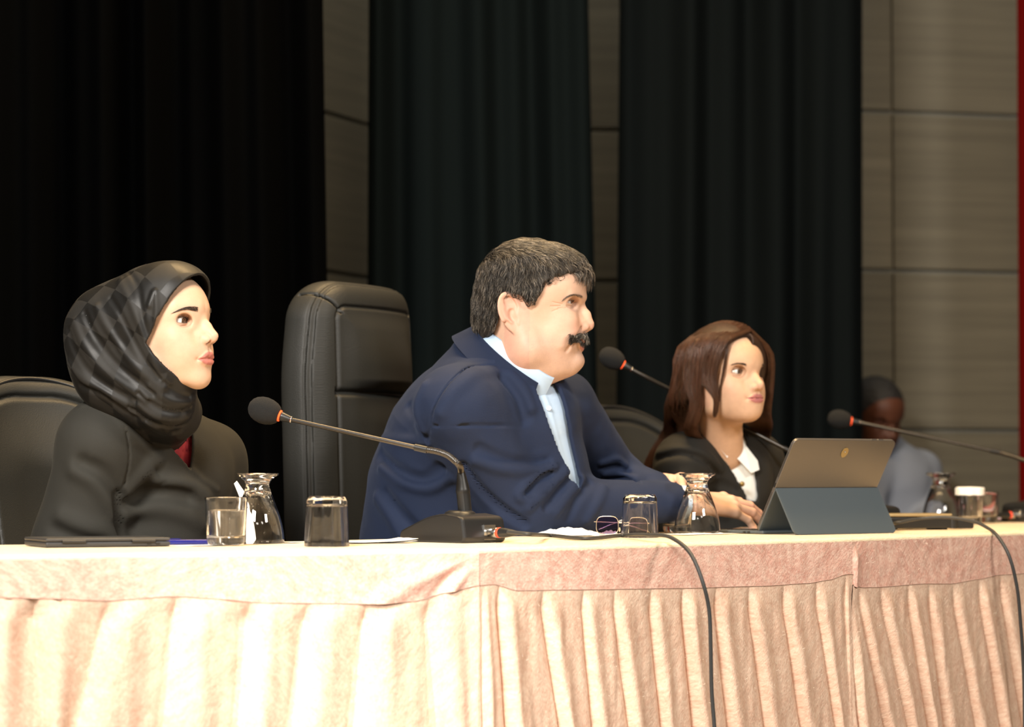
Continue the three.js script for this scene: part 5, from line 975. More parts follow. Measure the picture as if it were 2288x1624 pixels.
  const nearEdge = [[1188, 850], [1205, 890], [1226, 950], [1250, 1010], [1278, 1066], [1290, 1090]].map((q) => hitField(base, ...q)).filter(Boolean), farEdge = [[1255, 870], [1272, 930], [1283, 990], [1296, 1050], [1300, 1075]].map((q) => hitField(base, ...q)).filter(Boolean);
  const tabN = nearEdge.map((p) => [p.y, uOf(p)]).sort((a, b) => a[0] - b[0]), tabF = farEdge.map((p) => [p.y, uOf(p)]).sort((a, b) => a[0] - b[0]);
  const lt = (t, y) => { if (y <= t[0][0]) return t[0][1]; for (let i = 0; i + 1 < t.length; i++) if (y <= t[i + 1][0]) return mix(t[i][1], t[i + 1][1], (y - t[i][0]) / (t[i + 1][0] - t[i][0])); return t[t.length - 1][1]; };
  const yLow = tabN[0][0];
  const opening = (x, y, z) => { const w = (x - J.c2.x) * fwd.x + (z - J.c2.z) * fwd.z, u = (x - J.c2.x) * rgt.x + (z - J.c2.z) * rgt.z; return max(u - lt(tabN, y), lt(tabF, y) - u, 0.03 - w, yLow - y); };
  const nkA = P(1108, 815, 5.43), nkB = P(1190, 730, 5.40);
  const wn1 = J.wn.clone().sub(J.en).normalize(), wf1 = J.wf.clone().sub(J.ef).normalize();
  const sleeveEnd = (x, y, z) => max((x - J.wn.x) * wn1.x + (y - J.wn.y) * wn1.y + (z - J.wn.z) * wn1.z - 0.012, -1);
  const jack = (x, y, z) => {
    const b = base(x, y, z); let d = b - foldSum(folds, x, y, z) + 0.0016 * noise(x * 11, y * 11, z * 11) + 0.0008 * noise(x * 34, y * 34, z * 34);
    d -= 0.004 * g2(polyDist(x, y, z, nearEdge), 0.012);
    d = smax(d, -(d + 0.011), 0.003);
    d = smax(d, -opening(x, y, z), 0.004);
    d = smax(d, -coneV(x, y, z, nkA, nkB, 0.068, 0.092), 0.008);
    const e = (x - J.wn.x) * wn1.x + (y - J.wn.y) * wn1.y + (z - J.wn.z) * wn1.z; if (x > 0.2) d = max(d, min(e - 0.008, (z + 5.75) * 10));
    return d;
  };
  const mJack = MP({ color: lin(0.0115, 0.0205, 0.052), roughness: 0.8, specularIntensity: 0.6, sheen: 0.22, sheenRoughness: 0.45, sheenColor: lin(0.36, 0.45, 0.70), bumpMap: weave, bumpScale: 0.0005, side: THREE.DoubleSide });
  part('jacket', toLocal(meshField(jack, [-0.38, 0.42, -5.82], [0.40, 1.20, -5.08], 0.0042, { margin: 0.02 }), org), mJack, per, 'navy blue tailored jacket');
  // --- shirt
  const shirt = (x, y, z) => { const t = smin(torso(x, y, z), armN(x, y, z), 0.02) + 0.015, pl = 0.0015 * g2((x - J.c2.x) * rgt.x + (z - J.c2.z) * rgt.z - (lt(tabN, y) + lt(tabF, y)) / 2 - 0.004, 0.006); let d = t - pl + 0.0012 * noise(x * 25, y * 12, z * 25); d = smax(d, -(t + 0.012), 0.002); return smax(d, -coneV(x, y, z, nkA, nkB, 0.060, 0.09), 0.004); };
  const mShirt = MP({ color: lin(0.50, 0.66, 0.86), roughness: 0.8, side: THREE.DoubleSide, bumpMap: weave, bumpScale: 0.0002 });
  part('shirt', toLocal(meshField(shirt, [-0.30, 0.45, -5.75], [0.36, 1.15, -5.10], 0.006, { margin: 0.02 }), org), mShirt, per, 'light blue open-necked shirt');
  { // collar: stands up round the neck and folds over, open at the throat
    const C = P(1150, 806, 5.415), a = P(1236, 874, 5.37).sub(P(1066, 744, 5.44)).normalize(), n0 = V(-a.y * 0.75, 0.75, 0.12).normalize(), b = V(0, 0, 0).crossVectors(n0, a).normalize(), n = V(0, 0, 0).crossVectors(a, b).normalize(); if (n.y < 0) n.negate();
    const g = sheet((u, v) => { const th = mix(0.30, 2 * PI - 0.22, u), fr2 = pow(abs(cos(th / 2)), 6), R1 = 0.094, R2 = 0.074; const k = v < 0.5 ? v * 2 : (1 - v) * 2, out = v < 0.5 ? 0 : 0.006 + 0.010 * (1 - k), h = (v < 0.5 ? mix(-0.012, 0.026, k) : mix(-0.020 - 0.020 * fr2, 0.026, k)) + 0.003 * sin(th * 3); const q = C.clone().addScaledVector(a, cos(th) * (R1 + out)).addScaledVector(b, sin(th) * (R2 + out)).addScaledVector(n, h + 0.0 * fr2); return q; }, 90, 24);
    part('collar', toLocal(g, org), mShirt, per);
    const jc = sheet((u, v) => { const th = mix(0.62, 2 * PI - 0.62, u), R1 = 0.103, R2 = 0.085, k = v < 0.4 ? v / 0.4 : (1 - v) / 0.6, out = v < 0.4 ? 0.002 : 0.006 + 0.026 * (1 - k), fr2 = pow(abs(cos(th / 2)), 3), h = (v < 0.4 ? mix(-0.03, 0.012, k) : mix(-0.034, 0.012, k)) - 0.012 * fr2 + 0.002 * sin(th * 2.3); return C.clone().addScaledVector(a, cos(th) * (R1 + out)).addScaledVector(b, sin(th) * (R2 + out)).addScaledVector(n, h); }, 90, 24);
    part('jacket_collar', toLocal(jc, org), mJack, per);
    const bt = hitField(shirt, 1226, 912) || P(1226, 912, 5.33); part('button', toLocal(new THREE.CylinderGeometry(0.005, 0.005, 0.002, 18).rotateX(PI / 2 - 0.3).translate(bt.x, bt.y, bt.z + 0.003), org), M({ color: lin(0.85, 0.87, 0.9), roughness: 0.3 }), per);
  }
  // --- cuffs and hands
  const cuff = (w, dir, r, len) => { const q = new THREE.Quaternion().setFromUnitVectors(V(0, 1, 0), dir); return toLocal(lathe([[r - 0.003, -0.03], [r, -0.03], [r, len], [r - 0.002, len + 0.002], [r - 0.004, len], [r - 0.004, -0.03]], 32).applyQuaternion(q).translate(w.x, w.y, w.z), org); };
  part('cuff', cuff(J.wn, wn1, 0.036, 0.022), mShirt, per);
  const hr = handField(1, [{ c: [0.16, 0.35, 0.2], s: 0.10 }, { c: [0.14, 0.34, 0.22], s: 0.03 }, { c: [0.16, 0.36, 0.22], s: -0.05 }, { c: [0.30, 0.40, 0.28], s: -0.14 }], { d: [0.75, -0.35, 0.65], b: [0.18, -0.06, -0.22] }, 1.10);
  const wr = P(1552, 1120, 5.60), rd = P(1690, 1132, 5.69).sub(P(1552, 1120, 5.60));
  const gR = handGeo(handMatrix(wr, rd, V(-0.05, 0.86, 0.50), -1), hr, org, tone);
  const hl = handField(1, [{ c: [0.55, 0.75, 0.45], s: 0.10 }, { c: [0.5, 0.7, 0.4], s: 0.0 }, { c: [0.5, 0.65, 0.4], s: -0.08 }, { c: [0.45, 0.6, 0.4], s: -0.22 }], { d: [0.45, 0.05, 0.85], b: [0.10, 0.02, 0.10] }, 0.95);
  const gL = handGeo(handMatrix(P(1522, 1080, 5.70), V(0.02, 0.10, 1), V(0.0, 1, -0.1), 1), hl, org, tone);
  // --- body core
  const core = meshField((x, y, z) => { let d = torso(x, y, z) + 0.03; d = smin(d, coneV(x, y, z, J.sn, J.en, 0.052, 0.046), 0.02); d = smin(d, coneV(x, y, z, J.en, wr, 0.042, 0.026), 0.02); d = smin(d, coneV(x, y, z, J.sf, J.ef, 0.05, 0.044), 0.02); d = smin(d, coneV(x, y, z, J.ef, P(1515, 1085, 5.68), 0.036, 0.024), 0.02); return d; }, [-0.40, 0.35, -5.85], [0.45, 1.2, -5.05], 0.012, { color: (x, y, z, q) => { q[0] = tone[0]; q[1] = tone[1]; q[2] = tone[2]; } });
  part('body', joinBody([headGeo, gR, gL, toLocal(core, org)]), mSkin(), per);
  const hp = J.hip.clone().setY(0.54), kn = hp.clone().addScaledVector(fwd, 0.45).addScaledVector(rgt, 0.12).setY(0.52), kf = hp.clone().addScaledVector(fwd, 0.45).addScaledVector(rgt, -0.12).setY(0.52);
  part('trousers', toLocal(meshField((x, y, z) => { let d = coneV(x, y, z, hp, kn, 0.11, 0.08); d = smin(d, coneV(x, y, z, hp, kf, 0.11, 0.08), 0.03); d = smin(d, coneV(x, y, z, kn, kn.clone().setY(0.09), 0.075, 0.06), 0.03); d = smin(d, coneV(x, y, z, kf, kf.clone().setY(0.09), 0.075, 0.06), 0.03); return d; }, [hp.x - 0.25, 0.02, hp.z - 0.25], [hp.x + 0.6, 0.72, hp.z + 0.6], 0.016), org), M({ color: lin(0.02, 0.022, 0.03), roughness: 0.85 }), per);
  for (const k of [kn, kf]) part('shoe', toLocal(meshField((x, y, z) => max(coneV(x, y, z, k.clone().setY(0.04), k.clone().addScaledVector(fwd, 0.18).setY(0.03), 0.047, 0.04), 0.002 - y), [k.x - 0.09, 0, k.z - 0.09], [k.x + 0.25, 0.11, k.z + 0.25], 0.01), org), mBlack, per);
  // --- eyes, brows, moustache
  for (const s of [1, -1]) part('eye', toPerson(eyeball(o.eye, V(1, -0.02, 0.06), [0.06, 0.035, 0.02], s), fr, org), mEye, per);
  const st = new Strands();
  browHair(f, fr, [[1302, 665], [1292, 661], [1279, 659], [1267, 663], [1258, 670]], (t) => mix(3.2, 2.0, t), 380, [0.14, 0.10, 0.075], 0.0065, st, 0.00018);
  part('eyebrows', toPerson(st.geometry(), fr, org), M({ vertexColors: true, roughness: 0.6 }), per);
  const ls = new Strands(); for (const s of [1, -1]) lashHair(o, s, 40, 0.006, [0.015, 0.011, 0.008], ls);
  part('eyelashes', toPerson(ls.geometry(), fr, org), M({ vertexColors: true, roughness: 0.6 }), per);
  const ms = new Strands();
  for (const s of [1, -1]) for (let i = 0; i < 2000; i++) {
    const t = pow(rnd(), 0.85), z = t * 0.045, yy = mix(o.SN[1] - 0.002, o.ST[1] + 0.008, rnd()) - 0.005 * t, b = snap(f, V(o.UL[0] - 0.040 * pow(t, 1.5), yy + 0.002, s * z)), n = gradAt(f, b), pp = [], Ln = rr(0.008, 0.0135);
    const dir = V(0.15 - 0.75 * t, -0.70 + 0.25 * t, s * (0.35 + 0.9 * t)).normalize();
    for (let k = 0; k < 5; k++) { const q = k / 4; pp.push(b.clone().addScaledVector(dir, Ln * q).addScaledVector(n, 0.0075 * sin(min(1, q * 1.25) * PI * 0.62) * (1 - 0.4 * t) + 0.001)); }
    const g = rnd() < 0.48 * (1 - t * 0.75) ? rr(0.14, 0.32) : rr(0.012, 0.05); ms.add(pp, 0.00034, 0.00015, [g, g * 0.92, g * 0.82]);
  }
  part('moustache', toPerson(ms.geometry(), fr, org), M({ vertexColors: true, roughness: 0.55 }), per, 'thick greying moustache');
  // --- hair
  const hl0 = [[-0.13, -0.052], [-0.070, -0.050], [-0.056, -0.040], [-0.044, -0.012], [-0.036, 0.024], [-0.02, 0.040], [0.004, 0.034], [0.016, 0.020], [0.030, 0.022], [0.040, 0.040], [0.052, 0.062], [0.075, 0.072], [0.10, 0.080], [0.14, 0.082]];
  const skull = (x, y, z) => { const d = ell(x, y, abs(z), 0.010, o.vertex - 0.096, 0, 0.096, 0.096, 0.0745 * 1.07); return smin(smin(d, ell(x, y, z, o.G[0] - 0.064, o.vertex - 0.078, 0, 0.0625, 0.062, 0.0712), 0.02), cone(x, y, z, -0.028, -0.02, 0, -0.032, -0.075, 0, 0.060, 0.054), 0.03); };
  const cap = (x, y, z) => { const k = lerpTable(hl0, x) - y + 0.004 * noise(x * 120, z * 120, 3), thick = 0.009 + 0.006 * sstep(0.06, 0.13, y); return smax(skull(x, y, z) - thick - 0.003 * noise(x * 45, y * 45, z * 45), k, 0.012); };
  part('hair_base', toPerson(meshField(cap, [-0.14, -0.08, -0.11], [0.15, 0.18, 0.11], 0.0026, { color: (x, y, z, q) => { const n = 0.8 + 0.5 * noise(x * 200, y * 60, z * 200); q[0] = 0.038 * n; q[1] = 0.029 * n; q[2] = 0.022 * n; } }), fr, org), M({ vertexColors: true, roughness: 0.7 }), per);
  const hs = new Strands();
  for (let i = 0; i < 15000; i++) {
    const a = rr(0, 2 * PI), b = Math.acos(rr(-0.62, 1)); let p = V(-0.006 + 0.11 * sin(b) * cos(a), 0.045 + 0.11 * cos(b), 0.09 * sin(b) * sin(a));
    if (p.y < lerpTable(hl0, p.x) + 0.0) continue; snap(cap, p, 10); if (p.y < lerpTable(hl0, p.x) - 0.002 || abs(cap(p.x, p.y, p.z)) > 0.002) continue;
    const topness = sstep(0.085, 0.135, p.y), front = sstep(0.06, 0.11, p.x), sd = Math.sign(p.z) || 1, pp = [], Ln = mix(0.020, 0.036, topness) * rr(0.75, 1.3), ph = noise(p.x * 22, p.y * 22, p.z * 22) * 7 + rr(-0.5, 0.5);
    for (let k = 0; k < 7; k++) {
      pp.push(p.clone()); const n = gradAt(cap, p);
      let dir = V(mix(-0.25 + 0.6 * sstep(0.0, 0.05, p.x), 0.9, topness), mix(-1, -0.15, topness) - front * 0.75, 0.35 * topness * (p.z > -0.02 ? 1 : -0.6));
      dir.x += 0.45 * sin(ph + k * 1.0); dir.z += 0.35 * cos(ph * 1.3 + k * 0.9); dir.addScaledVector(n, -dir.dot(n)).normalize();
      p = p.clone().addScaledVector(dir, Ln / 6).addScaledVector(n, (0.0016 * sin(ph + k) + (k < 3 ? 0.0012 : 0.0)) + 0.001);
      const dd = cap(p.x, p.y, p.z); if (dd > 0.007) p.addScaledVector(n, -(dd - 0.007)); if (dd < 0.0006) p.addScaledVector(n, 0.0006 - dd);
    }
    const lot = rnd(), g = lot < 0.66 ? rr(0.012, 0.034) : lot < 0.90 ? rr(0.04, 0.11) : rr(0.14, 0.32), w = 0.25; hs.add(pp, 0.00042, 0.00020, [g * (1 + 0.12 * w), g * 0.87, g * 0.70]);
  }
  // fringe over the brow
  for (let i = 0; i < 700; i++) { const z = rr(-0.05, 0.045), x0 = 0.105 - 0.012 * pow(abs(z) / 0.045, 2) + rr(-0.012, 0.010); let p = snap(cap, V(x0, 0.092 + rr(-0.008, 0.012), z)); const pp = [], Ln = rr(0.026, 0.050) * (1 - 0.35 * sstep(0.0, 0.045, z)), cl = rr(-1, 1) + 2.2 * noise(z * 60, 2, 5); for (let k = 0; k < 7; k++) { pp.push(p.clone()); const q = k / 6; p = p.clone().add(V(0.0055 * (1 - q * 1.7) + 0.001 * cl, -Ln / 6 * (0.55 + 0.6 * q), 0.0028 * sin(cl * 2 + q * 4))); const dd = f(p.x, p.y, p.z); if (dd < 0.003) { const n = gradAt(f, p); p.addScaledVector(n, 0.003 - dd); } } const g = rnd() < 0.6 ? rr(0.02, 0.06) : rr(0.1, 0.3); hs.add(pp, 0.00045, 0.00015, [g * 1.05, g * 0.87, g * 0.7]); }
  part('hair', toPerson(hs.geometry(), fr, org), M({ vertexColors: true, roughness: 0.42 }), per, 'short wavy dark hair turning grey');
}
// ---------------------------------------------------------------- long-haired woman
{
  const PHI = 47, X0 = 1617, Y0 = 850, D = 6.0, fr = headFrame(X0, Y0, D, PHI, 0), S = fr.S, tone = [0.60, 0.375, 0.245], org = P(1560, 1330, 6.15).setY(0);
  const o = { G: [0.092, 0.037], N: [0.089, 0.018], T: [0.1165, -0.0125], SN: [0.0985, -0.0225], UL: [0.1020, -0.0365], ST: [0.0985, -0.0415], LL: [0.1015, -0.0475], PG: [0.098, -0.070], ME: [0.088, -0.0885], wide: 0.98, corner: [0.079, -0.0425, 0.0245],
    soft: 0.003, eye: { x: 0.0600, y: 0.0165, z: 0.0305, r: 0.0138 }, lidUp: 0.40, lidLow: 0.26, lidSlant: 0.03, lidWide: 1.25, eyeOut: 0.30, liner: 0.6, gonion: [0.014, -0.058, 0.046], blush: 0.7, lipColor: [0.42, 0.13, 0.14], lipFull: 0.85, noseW: 1.02, vertex: 0.120 };
  o.neck = [V(-0.015, -0.05, 0), fr.local(P(1610, 1010, 6.08)), 0.050, 0.052]; o.ear = earField(-0.012, -0.002, 0.071, -0.15, 0.85);
  const f = faceField(o), per = thing('person', 'seated woman with long brown hair, black blazer and white shirt', 'person', [org.x, 0, org.z]);
  const headGeo = toPerson(meshField(f, [-0.12, -0.22, -0.1], [0.14, 0.15, 0.1], 0.0019, { color: skinColor(tone, f, o) }), fr, org);
  const J = { sn: P(1530, 1035, 6.02), sf: P(1690, 1030, 6.26), neck: P(1606, 985, 6.12), nape: P(1575, 975, 6.14), chest: P(1615, 1090, 6.16), waist: P(1585, 1220, 6.2), hip: P(1560, 1340, 6.22), en: P(1490, 1180, 6.05), ef: P(1760, 1190, 6.25), wn: P(1600, 1225, 5.95), wf: P(1745, 1225, 6.05) };
  const yaw = 48 * RAD, fwd = V(cos(yaw), 0, sin(yaw)), rgt = V(-sin(yaw), 0, cos(yaw));
  const torso = (x, y, z) => { let d = coneV(x, y, z, J.waist, J.chest, 0.115, 0.108); d = smin(d, coneV(x, y, z, J.hip, J.waist, 0.14, 0.115), 0.08); d = smin(d, coneV(x, y, z, J.sn, J.sf, 0.056, 0.052), 0.07); d = smin(d, coneV(x, y, z, J.chest, J.neck, 0.08, 0.048), 0.06); d = smin(d, coneV(x, y, z, J.sn, J.nape, 0.05, 0.04), 0.05); return smin(d, coneV(x, y, z, J.nape, J.sf, 0.04, 0.045), 0.05); };
  const arms = (x, y, z) => min(smin(coneV(x, y, z, J.sn, J.en, 0.062, 0.052), coneV(x, y, z, J.en, J.wn, 0.05, 0.034), 0.03), smin(coneV(x, y, z, J.sf, J.ef, 0.058, 0.05), coneV(x, y, z, J.ef, J.wf, 0.048, 0.034), 0.03));
  const base = (x, y, z) => smin(torso(x, y, z), arms(x, y, z), 0.025);
  const folds = foldsOn(base, [
    { pts: [[1470, 1010], [1520, 1000], [1570, 1010], [1610, 1050]], w: 0.009, a: 0.006 }, { pts: [[1465, 1025], [1520, 1012], [1570, 1025], [1605, 1060]], w: 0.008, a: -0.008 },
    { pts: [[1480, 1090], [1530, 1060], [1580, 1080]], w: 0.012, a: 0.006 }, { pts: [[1560, 1100], [1600, 1080], [1640, 1090]], w: 0.010, a: -0.006 }, { pts: [[1490, 1130], [1560, 1120], [1620, 1150]], w: 0.012, a: 0.006 } ]);
  const uOf = (p) => (p.x - J.chest.x) * rgt.x + (p.z - J.chest.z) * rgt.z, lt = (t, y) => { if (y <= t[0][0]) return t[0][1]; for (let i = 0; i + 1 < t.length; i++) if (y <= t[i + 1][0]) return mix(t[i][1], t[i + 1][1], (y - t[i][0]) / (t[i + 1][0] - t[i][0])); return t[t.length - 1][1]; };
  const nE = [[1583, 955], [1600, 990], [1622, 1025], [1645, 1062], [1672, 1108]].map((q) => hitField(base, ...q)).filter(Boolean), fE = [[1665, 985], [1690, 1030], [1694, 1060], [1696, 1090], [1698, 1108]].map((q) => hitField(base, ...q)).filter(Boolean);
  const tabN = nE.map((p) => [p.y, uOf(p)]).sort((a, b) => a[0] - b[0]), tabF = fE.map((p) => [p.y, uOf(p)]).sort((a, b) => a[0] - b[0]), yLow = tabN[0][0] - 0.01;
  const opening = (x, y, z) => { const w = (x - J.chest.x) * fwd.x + (z - J.chest.z) * fwd.z, u = (x - J.chest.x) * rgt.x + (z - J.chest.z) * rgt.z; return max(u - lt(tabN, y), lt(tabF, y) - u, 0.01 - w, yLow - y); };
  const nkA = J.neck, nkB = P(1640, 910, 6.04);
  const jack = (x, y, z) => { let d = base(x, y, z) - foldSum(folds, x, y, z) + 0.0015 * noise(x * 14, y * 14, z * 14); d = smax(d, -(d + 0.011), 0.003); d = smax(d, -opening(x, y, z), 0.004); return smax(d, -coneV(x, y, z, nkA, nkB, 0.056, 0.075), 0.006); };
  const mJack = MP({ color: lin(0.011, 0.010, 0.0075), roughness: 0.85, sheen: 0.12, sheenRoughness: 0.5, sheenColor: lin(0.5, 0.42, 0.3), side: THREE.DoubleSide });
  const B = [[0.18, 0.45, -6.48], [0.78, 1.05, -5.82]];
  part('blazer', toLocal(meshField(jack, ...B, 0.0055, { margin: 0.02 }), org), mJack, per, 'black blazer');
  const mShirt = MP({ color: lin(0.84, 0.86, 0.84), roughness: 0.8, side: THREE.DoubleSide });
  part('shirt', toLocal(meshField((x, y, z) => { const t = torso(x, y, z) + 0.013; return smax(smax(t + 0.002 * noise(x * 30, y * 15, z * 30), -(t + 0.012), 0.002), -coneV(x, y, z, nkA, nkB, 0.049, 0.066), 0.004); }, ...B, 0.007, { margin: 0.02 }), org), mShirt, per, 'white shirt');
  { // pointed collar wings
    const wing = (pts) => { const g = new THREE.BufferGeometry(), p = []; const c = new THREE.Vector3(); pts.forEach((q) => c.add(q)); c.multiplyScalar(1 / pts.length); for (let i = 0; i < pts.length; i++) { const a = pts[i], b = pts[(i + 1) % pts.length]; p.push(c.x, c.y, c.z + 0.004, a.x, a.y, a.z, b.x, b.y, b.z); } g.setAttribute('position', new THREE.Float32BufferAttribute(p, 3)); g.setAttribute('uv', new THREE.Float32BufferAttribute(new Float32Array(p.length / 3 * 2), 2)); g.computeVertexNormals(); return g; };
    const h = (px, py, lift) => { const q = hitField(torso, px, py) || P(px, py, 6.1); return q.clone().add(V(0.002, 0.001, lift)); };
    part('collar', toLocal(wing([h(1581, 948, 0.012), h(1590, 955, 0.016), h(1612, 992, 0.014), h(1628, 1014, 0.010), h(1622, 1024, 0.010), h(1604, 1000, 0.012), h(1586, 970, 0.012)]), org), mShirt, per);
    part('collar', toLocal(wing([h(1642, 975, 0.006), h(1655, 985, 0.008), h(1690, 1030, 0.010), h(1694, 1050, 0.010), h(1676, 1058, 0.010), h(1640, 1020, 0.006)]), org), mShirt, per);
    part('blazer_button', toLocal(new THREE.SphereGeometry(0.006, 14, 10).scale(1, 1, 0.5).translate(...h(1655, 1082, 0.016).toArray()), org), M({ color: lin(0.25, 0.17, 0.06), roughness: 0.35, metalness: 0.8 }), per);
  }
  const core = meshField((x, y, z) => { let d = torso(x, y, z) + 0.028; d = smin(d, coneV(x, y, z, J.sn, J.en, 0.04, 0.036), 0.02); d = smin(d, coneV(x, y, z, J.en, J.wn, 0.034, 0.024), 0.02); d = smin(d, coneV(x, y, z, J.sf, J.ef, 0.04, 0.036), 0.02); return smin(d, coneV(x, y, z, J.ef, J.wf, 0.034, 0.024), 0.02); }, [0.16, 0.4, -6.5], [0.8, 1.05, -5.8], 0.014, { color: (x, y, z, q) => { q[0] = tone[0]; q[1] = tone[1]; q[2] = tone[2]; } });
  part('body', joinBody([headGeo, toLocal(core, org)]), mSkin(), per);
  const hp = J.hip.clone().setY(0.54), kn = hp.clone().addScaledVector(fwd, 0.40).addScaledVector(rgt, 0.08).setY(0.5), kf = hp.clone().addScaledVector(fwd, 0.40).addScaledVector(rgt, -0.08).setY(0.5);
  part('trousers', toLocal(meshField((x, y, z) => { let d = coneV(x, y, z, hp, kn, 0.10, 0.065); d = smin(d, coneV(x, y, z, hp, kf, 0.10, 0.065), 0.03); d = smin(d, coneV(x, y, z, kn, kn.clone().setY(0.08), 0.06, 0.05), 0.03); return smin(d, coneV(x, y, z, kf, kf.clone().setY(0.08), 0.06, 0.05), 0.03); }, [hp.x - 0.25, 0.02, hp.z - 0.25], [hp.x + 0.55, 0.72, hp.z + 0.55], 0.018), org), mJack, per);
  for (const k of [kn, kf]) part('shoe', toLocal(meshField((x, y, z) => max(coneV(x, y, z, k.clone().setY(0.035), k.clone().addScaledVector(fwd, 0.16).setY(0.025), 0.042, 0.036), 0.002 - y), [k.x - 0.08, 0, k.z - 0.08], [k.x + 0.22, 0.1, k.z + 0.22], 0.012), org), mBlack, per);
  for (const s of [1, -1]) part('eye', toPerson(eyeball(o.eye, V(1, 0.0, -0.10), [0.07, 0.045, 0.025], s), fr, org), mEye, per);
  const st = new Strands(); browHair(f, fr, [[1668, 815.5], [1660, 813], [1648, 811.5], [1637, 814]], (t) => mix(2.2, 1.2, t), 300, [0.07, 0.045, 0.03], 0.0055, st, 0.0002); for (const s of [1, -1]) { lashHair(o, s, 44, 0.007, [0.01, 0.008, 0.006], st); lashHair(o, s, 26, 0.005, [0.02, 0.015, 0.01], st, 1); }
  part('brows_and_lashes', toPerson(st.geometry(), fr, org), M({ vertexColors: true, roughness: 0.6 }), per);
  // --- hair: a cap parted on the far side of the crown, and long locks
  const skull = (x, y, z) => smin(ell(x, y, z, -0.006, 0.024, 0, 0.098, 0.096, 0.074), ell(x, y, z, 0.028, 0.042, 0, 0.0625, 0.062, 0.066), 0.02);
  const hairEdge = (y, z) => z > -0.004 ? 0.082 - 0.9 * max(0, 0.105 - y) * sstep(0.0, 0.03, z) * 0.62 - 0.012 * sstep(0.02, 0.06, z) : 0.090 - 0.30 * max(0, 0.105 - y);
  const cap = (x, y, z) => smax(skull(x, y, z) - 0.010, max((x - (z > -0.002 ? 0.074 - 0.55 * max(0, 0.100 - y) : 0.088 - 0.18 * max(0, 0.100 - y))) * 0.8, -0.055 - y), 0.01);
  part('hair_base', toPerson(meshField(cap, [-0.14, -0.07, -0.11], [0.13, 0.15, 0.11], 0.003, { color: (x, y, z, q) => { const n = 0.8 + 0.5 * noise(x * 160, y * 30, z * 160); q[0] = 0.045 * n; q[1] = 0.020 * n; q[2] = 0.010 * n; } }), fr, org), M({ vertexColors: true, roughness: 0.5 }), per);
  const hs = new Strands(), w2 = (px, py, D2) => fr.local(P(px, py, D2));
  const lock = (ctrl, n, spread, r0) => { // ctrl: head-space points; strands jitter round the guide
    const c0 = new THREE.CatmullRomCurve3(ctrl, false, 'centripetal');
    for (let i = 0; i < n; i++) { const jx = rr(-1, 1), jy = rr(-1, 1), jz = rr(-1, 1), pp = [], ph = rr(0, 6), end = rr(0.86, 1); for (let k = 0; k <= 14; k++) { const t = k / 14 * end, q = c0.getPoint(t), e = spread(t); pp.push(V(q.x + jx * e + 0.0015 * sin(ph + t * 9), q.y + jy * e * 0.35, q.z + jz * e)); } const g = rr(0.55, 1.5), red = rr(0.8, 1.2); hs.add(pp, r0, r0 * 0.35, [0.085 * g * red, 0.036 * g, 0.017 * g]); }
  };
  // from the parting over the near side of the head
  for (let k = 0; k < 24; k++) {
    const a = k / 23, x0 = mix(0.075, -0.085, a), top = snap(skull, V(x0, 0.115 - 0.3 * pow(abs(x0), 2), -0.008)), y1 = mix(0.075, 0.06, a), side = snap(skull, V(mix(0.060, -0.090, a), y1, 0.055 * (1 - 0.35 * a * a))), low = snap(skull, V(mix(0.044, -0.095, a), 0.005, 0.070 * (1 - 0.45 * a * a)));
    const lift = (p, d) => { const n = gradAt(skull, p); return p.clone().addScaledVector(n, d); };
    const tail = a < 0.22 ? [V(mix(0.050, 0.040, a), -0.045, 0.078), V(0.040, -0.085, 0.074)] : a < 0.55 ? [V(mix(0.020, -0.04, a), -0.055, 0.085), V(mix(0.0, -0.06, a), -0.11, 0.085), w2(mix(1575, 1540, a), 990, 6.02), w2(mix(1545, 1500, a), 1040, 5.99)] : [V(mix(-0.04, -0.10, a), -0.055, 0.075), w2(mix(1550, 1490, a), 960, 6.06), w2(mix(1500, 1455, a), 1020, 6.05), w2(mix(1460, 1432, a), 1090, 6.05), w2(mix(1445, 1425, a), 1150, 6.06)];
    lock([lift(top, 0.0145), lift(side, 0.017), lift(low, 0.017), ...tail], a < 0.22 ? 70 : 120, (t) => mix(0.004, a < 0.22 ? 0.004 : 0.010, t), 0.00050);
  }
  for (let k = 0; k < 7; k++) { const a = k / 6; lock([V(mix(-0.02, -0.06, a), 0.06, 0.075), V(mix(-0.03, -0.075, a), 0.0, 0.080), V(mix(-0.035, -0.085, a), -0.06, 0.078), w2(mix(1560, 1525, a), 960, 6.04), w2(mix(1535, 1490, a), 1010, 6.03), w2(mix(1515, 1460, a), 1060, 6.02)], 90, (t) => mix(0.006, 0.011, t), 0.0005); }
  // far side
  for (let k = 0; k < 14; k++) {
    const a = k / 13, x0 = mix(0.078, -0.07, a), top = snap(skull, V(x0, 0.115, -0.012)), side = snap(skull, V(mix(0.078, -0.07, a), 0.06, -0.06)), lift = (p, d) => p.clone().addScaledVector(gradAt(skull, p), d);
    lock([lift(top, 0.0145), lift(side, 0.018), V(mix(0.064, -0.06, a), -0.01, -0.084), V(mix(0.052, -0.05, a), -0.07, -0.088), w2(mix(1715, 1690, a), 960, 6.2), w2(mix(1700, 1690, a), 1010, 6.22)], 90, (t) => mix(0.004, 0.011, t), 0.00052);
  }
  // a thin face-framing wisp on the near cheek
  { const g = (x, y, z, d) => { const p = snap(f, V(x, y, z)); return p.addScaledVector(gradAt(f, p), d); };
    lock([g(0.055, 0.10, 0.03, 0.012), g(0.060, 0.06, 0.05, 0.010), g(0.058, 0.02, 0.06, 0.008), g(0.052, -0.02, 0.065, 0.007), g(0.047, -0.05, 0.06, 0.008)], 60, (t) => 0.003 * (1 - t * 0.6), 0.0004); }
  part('hair', toPerson(hs.geometry(), fr, org), M({ vertexColors: true, roughness: 0.38 }), per, 'long straight chestnut hair');
}
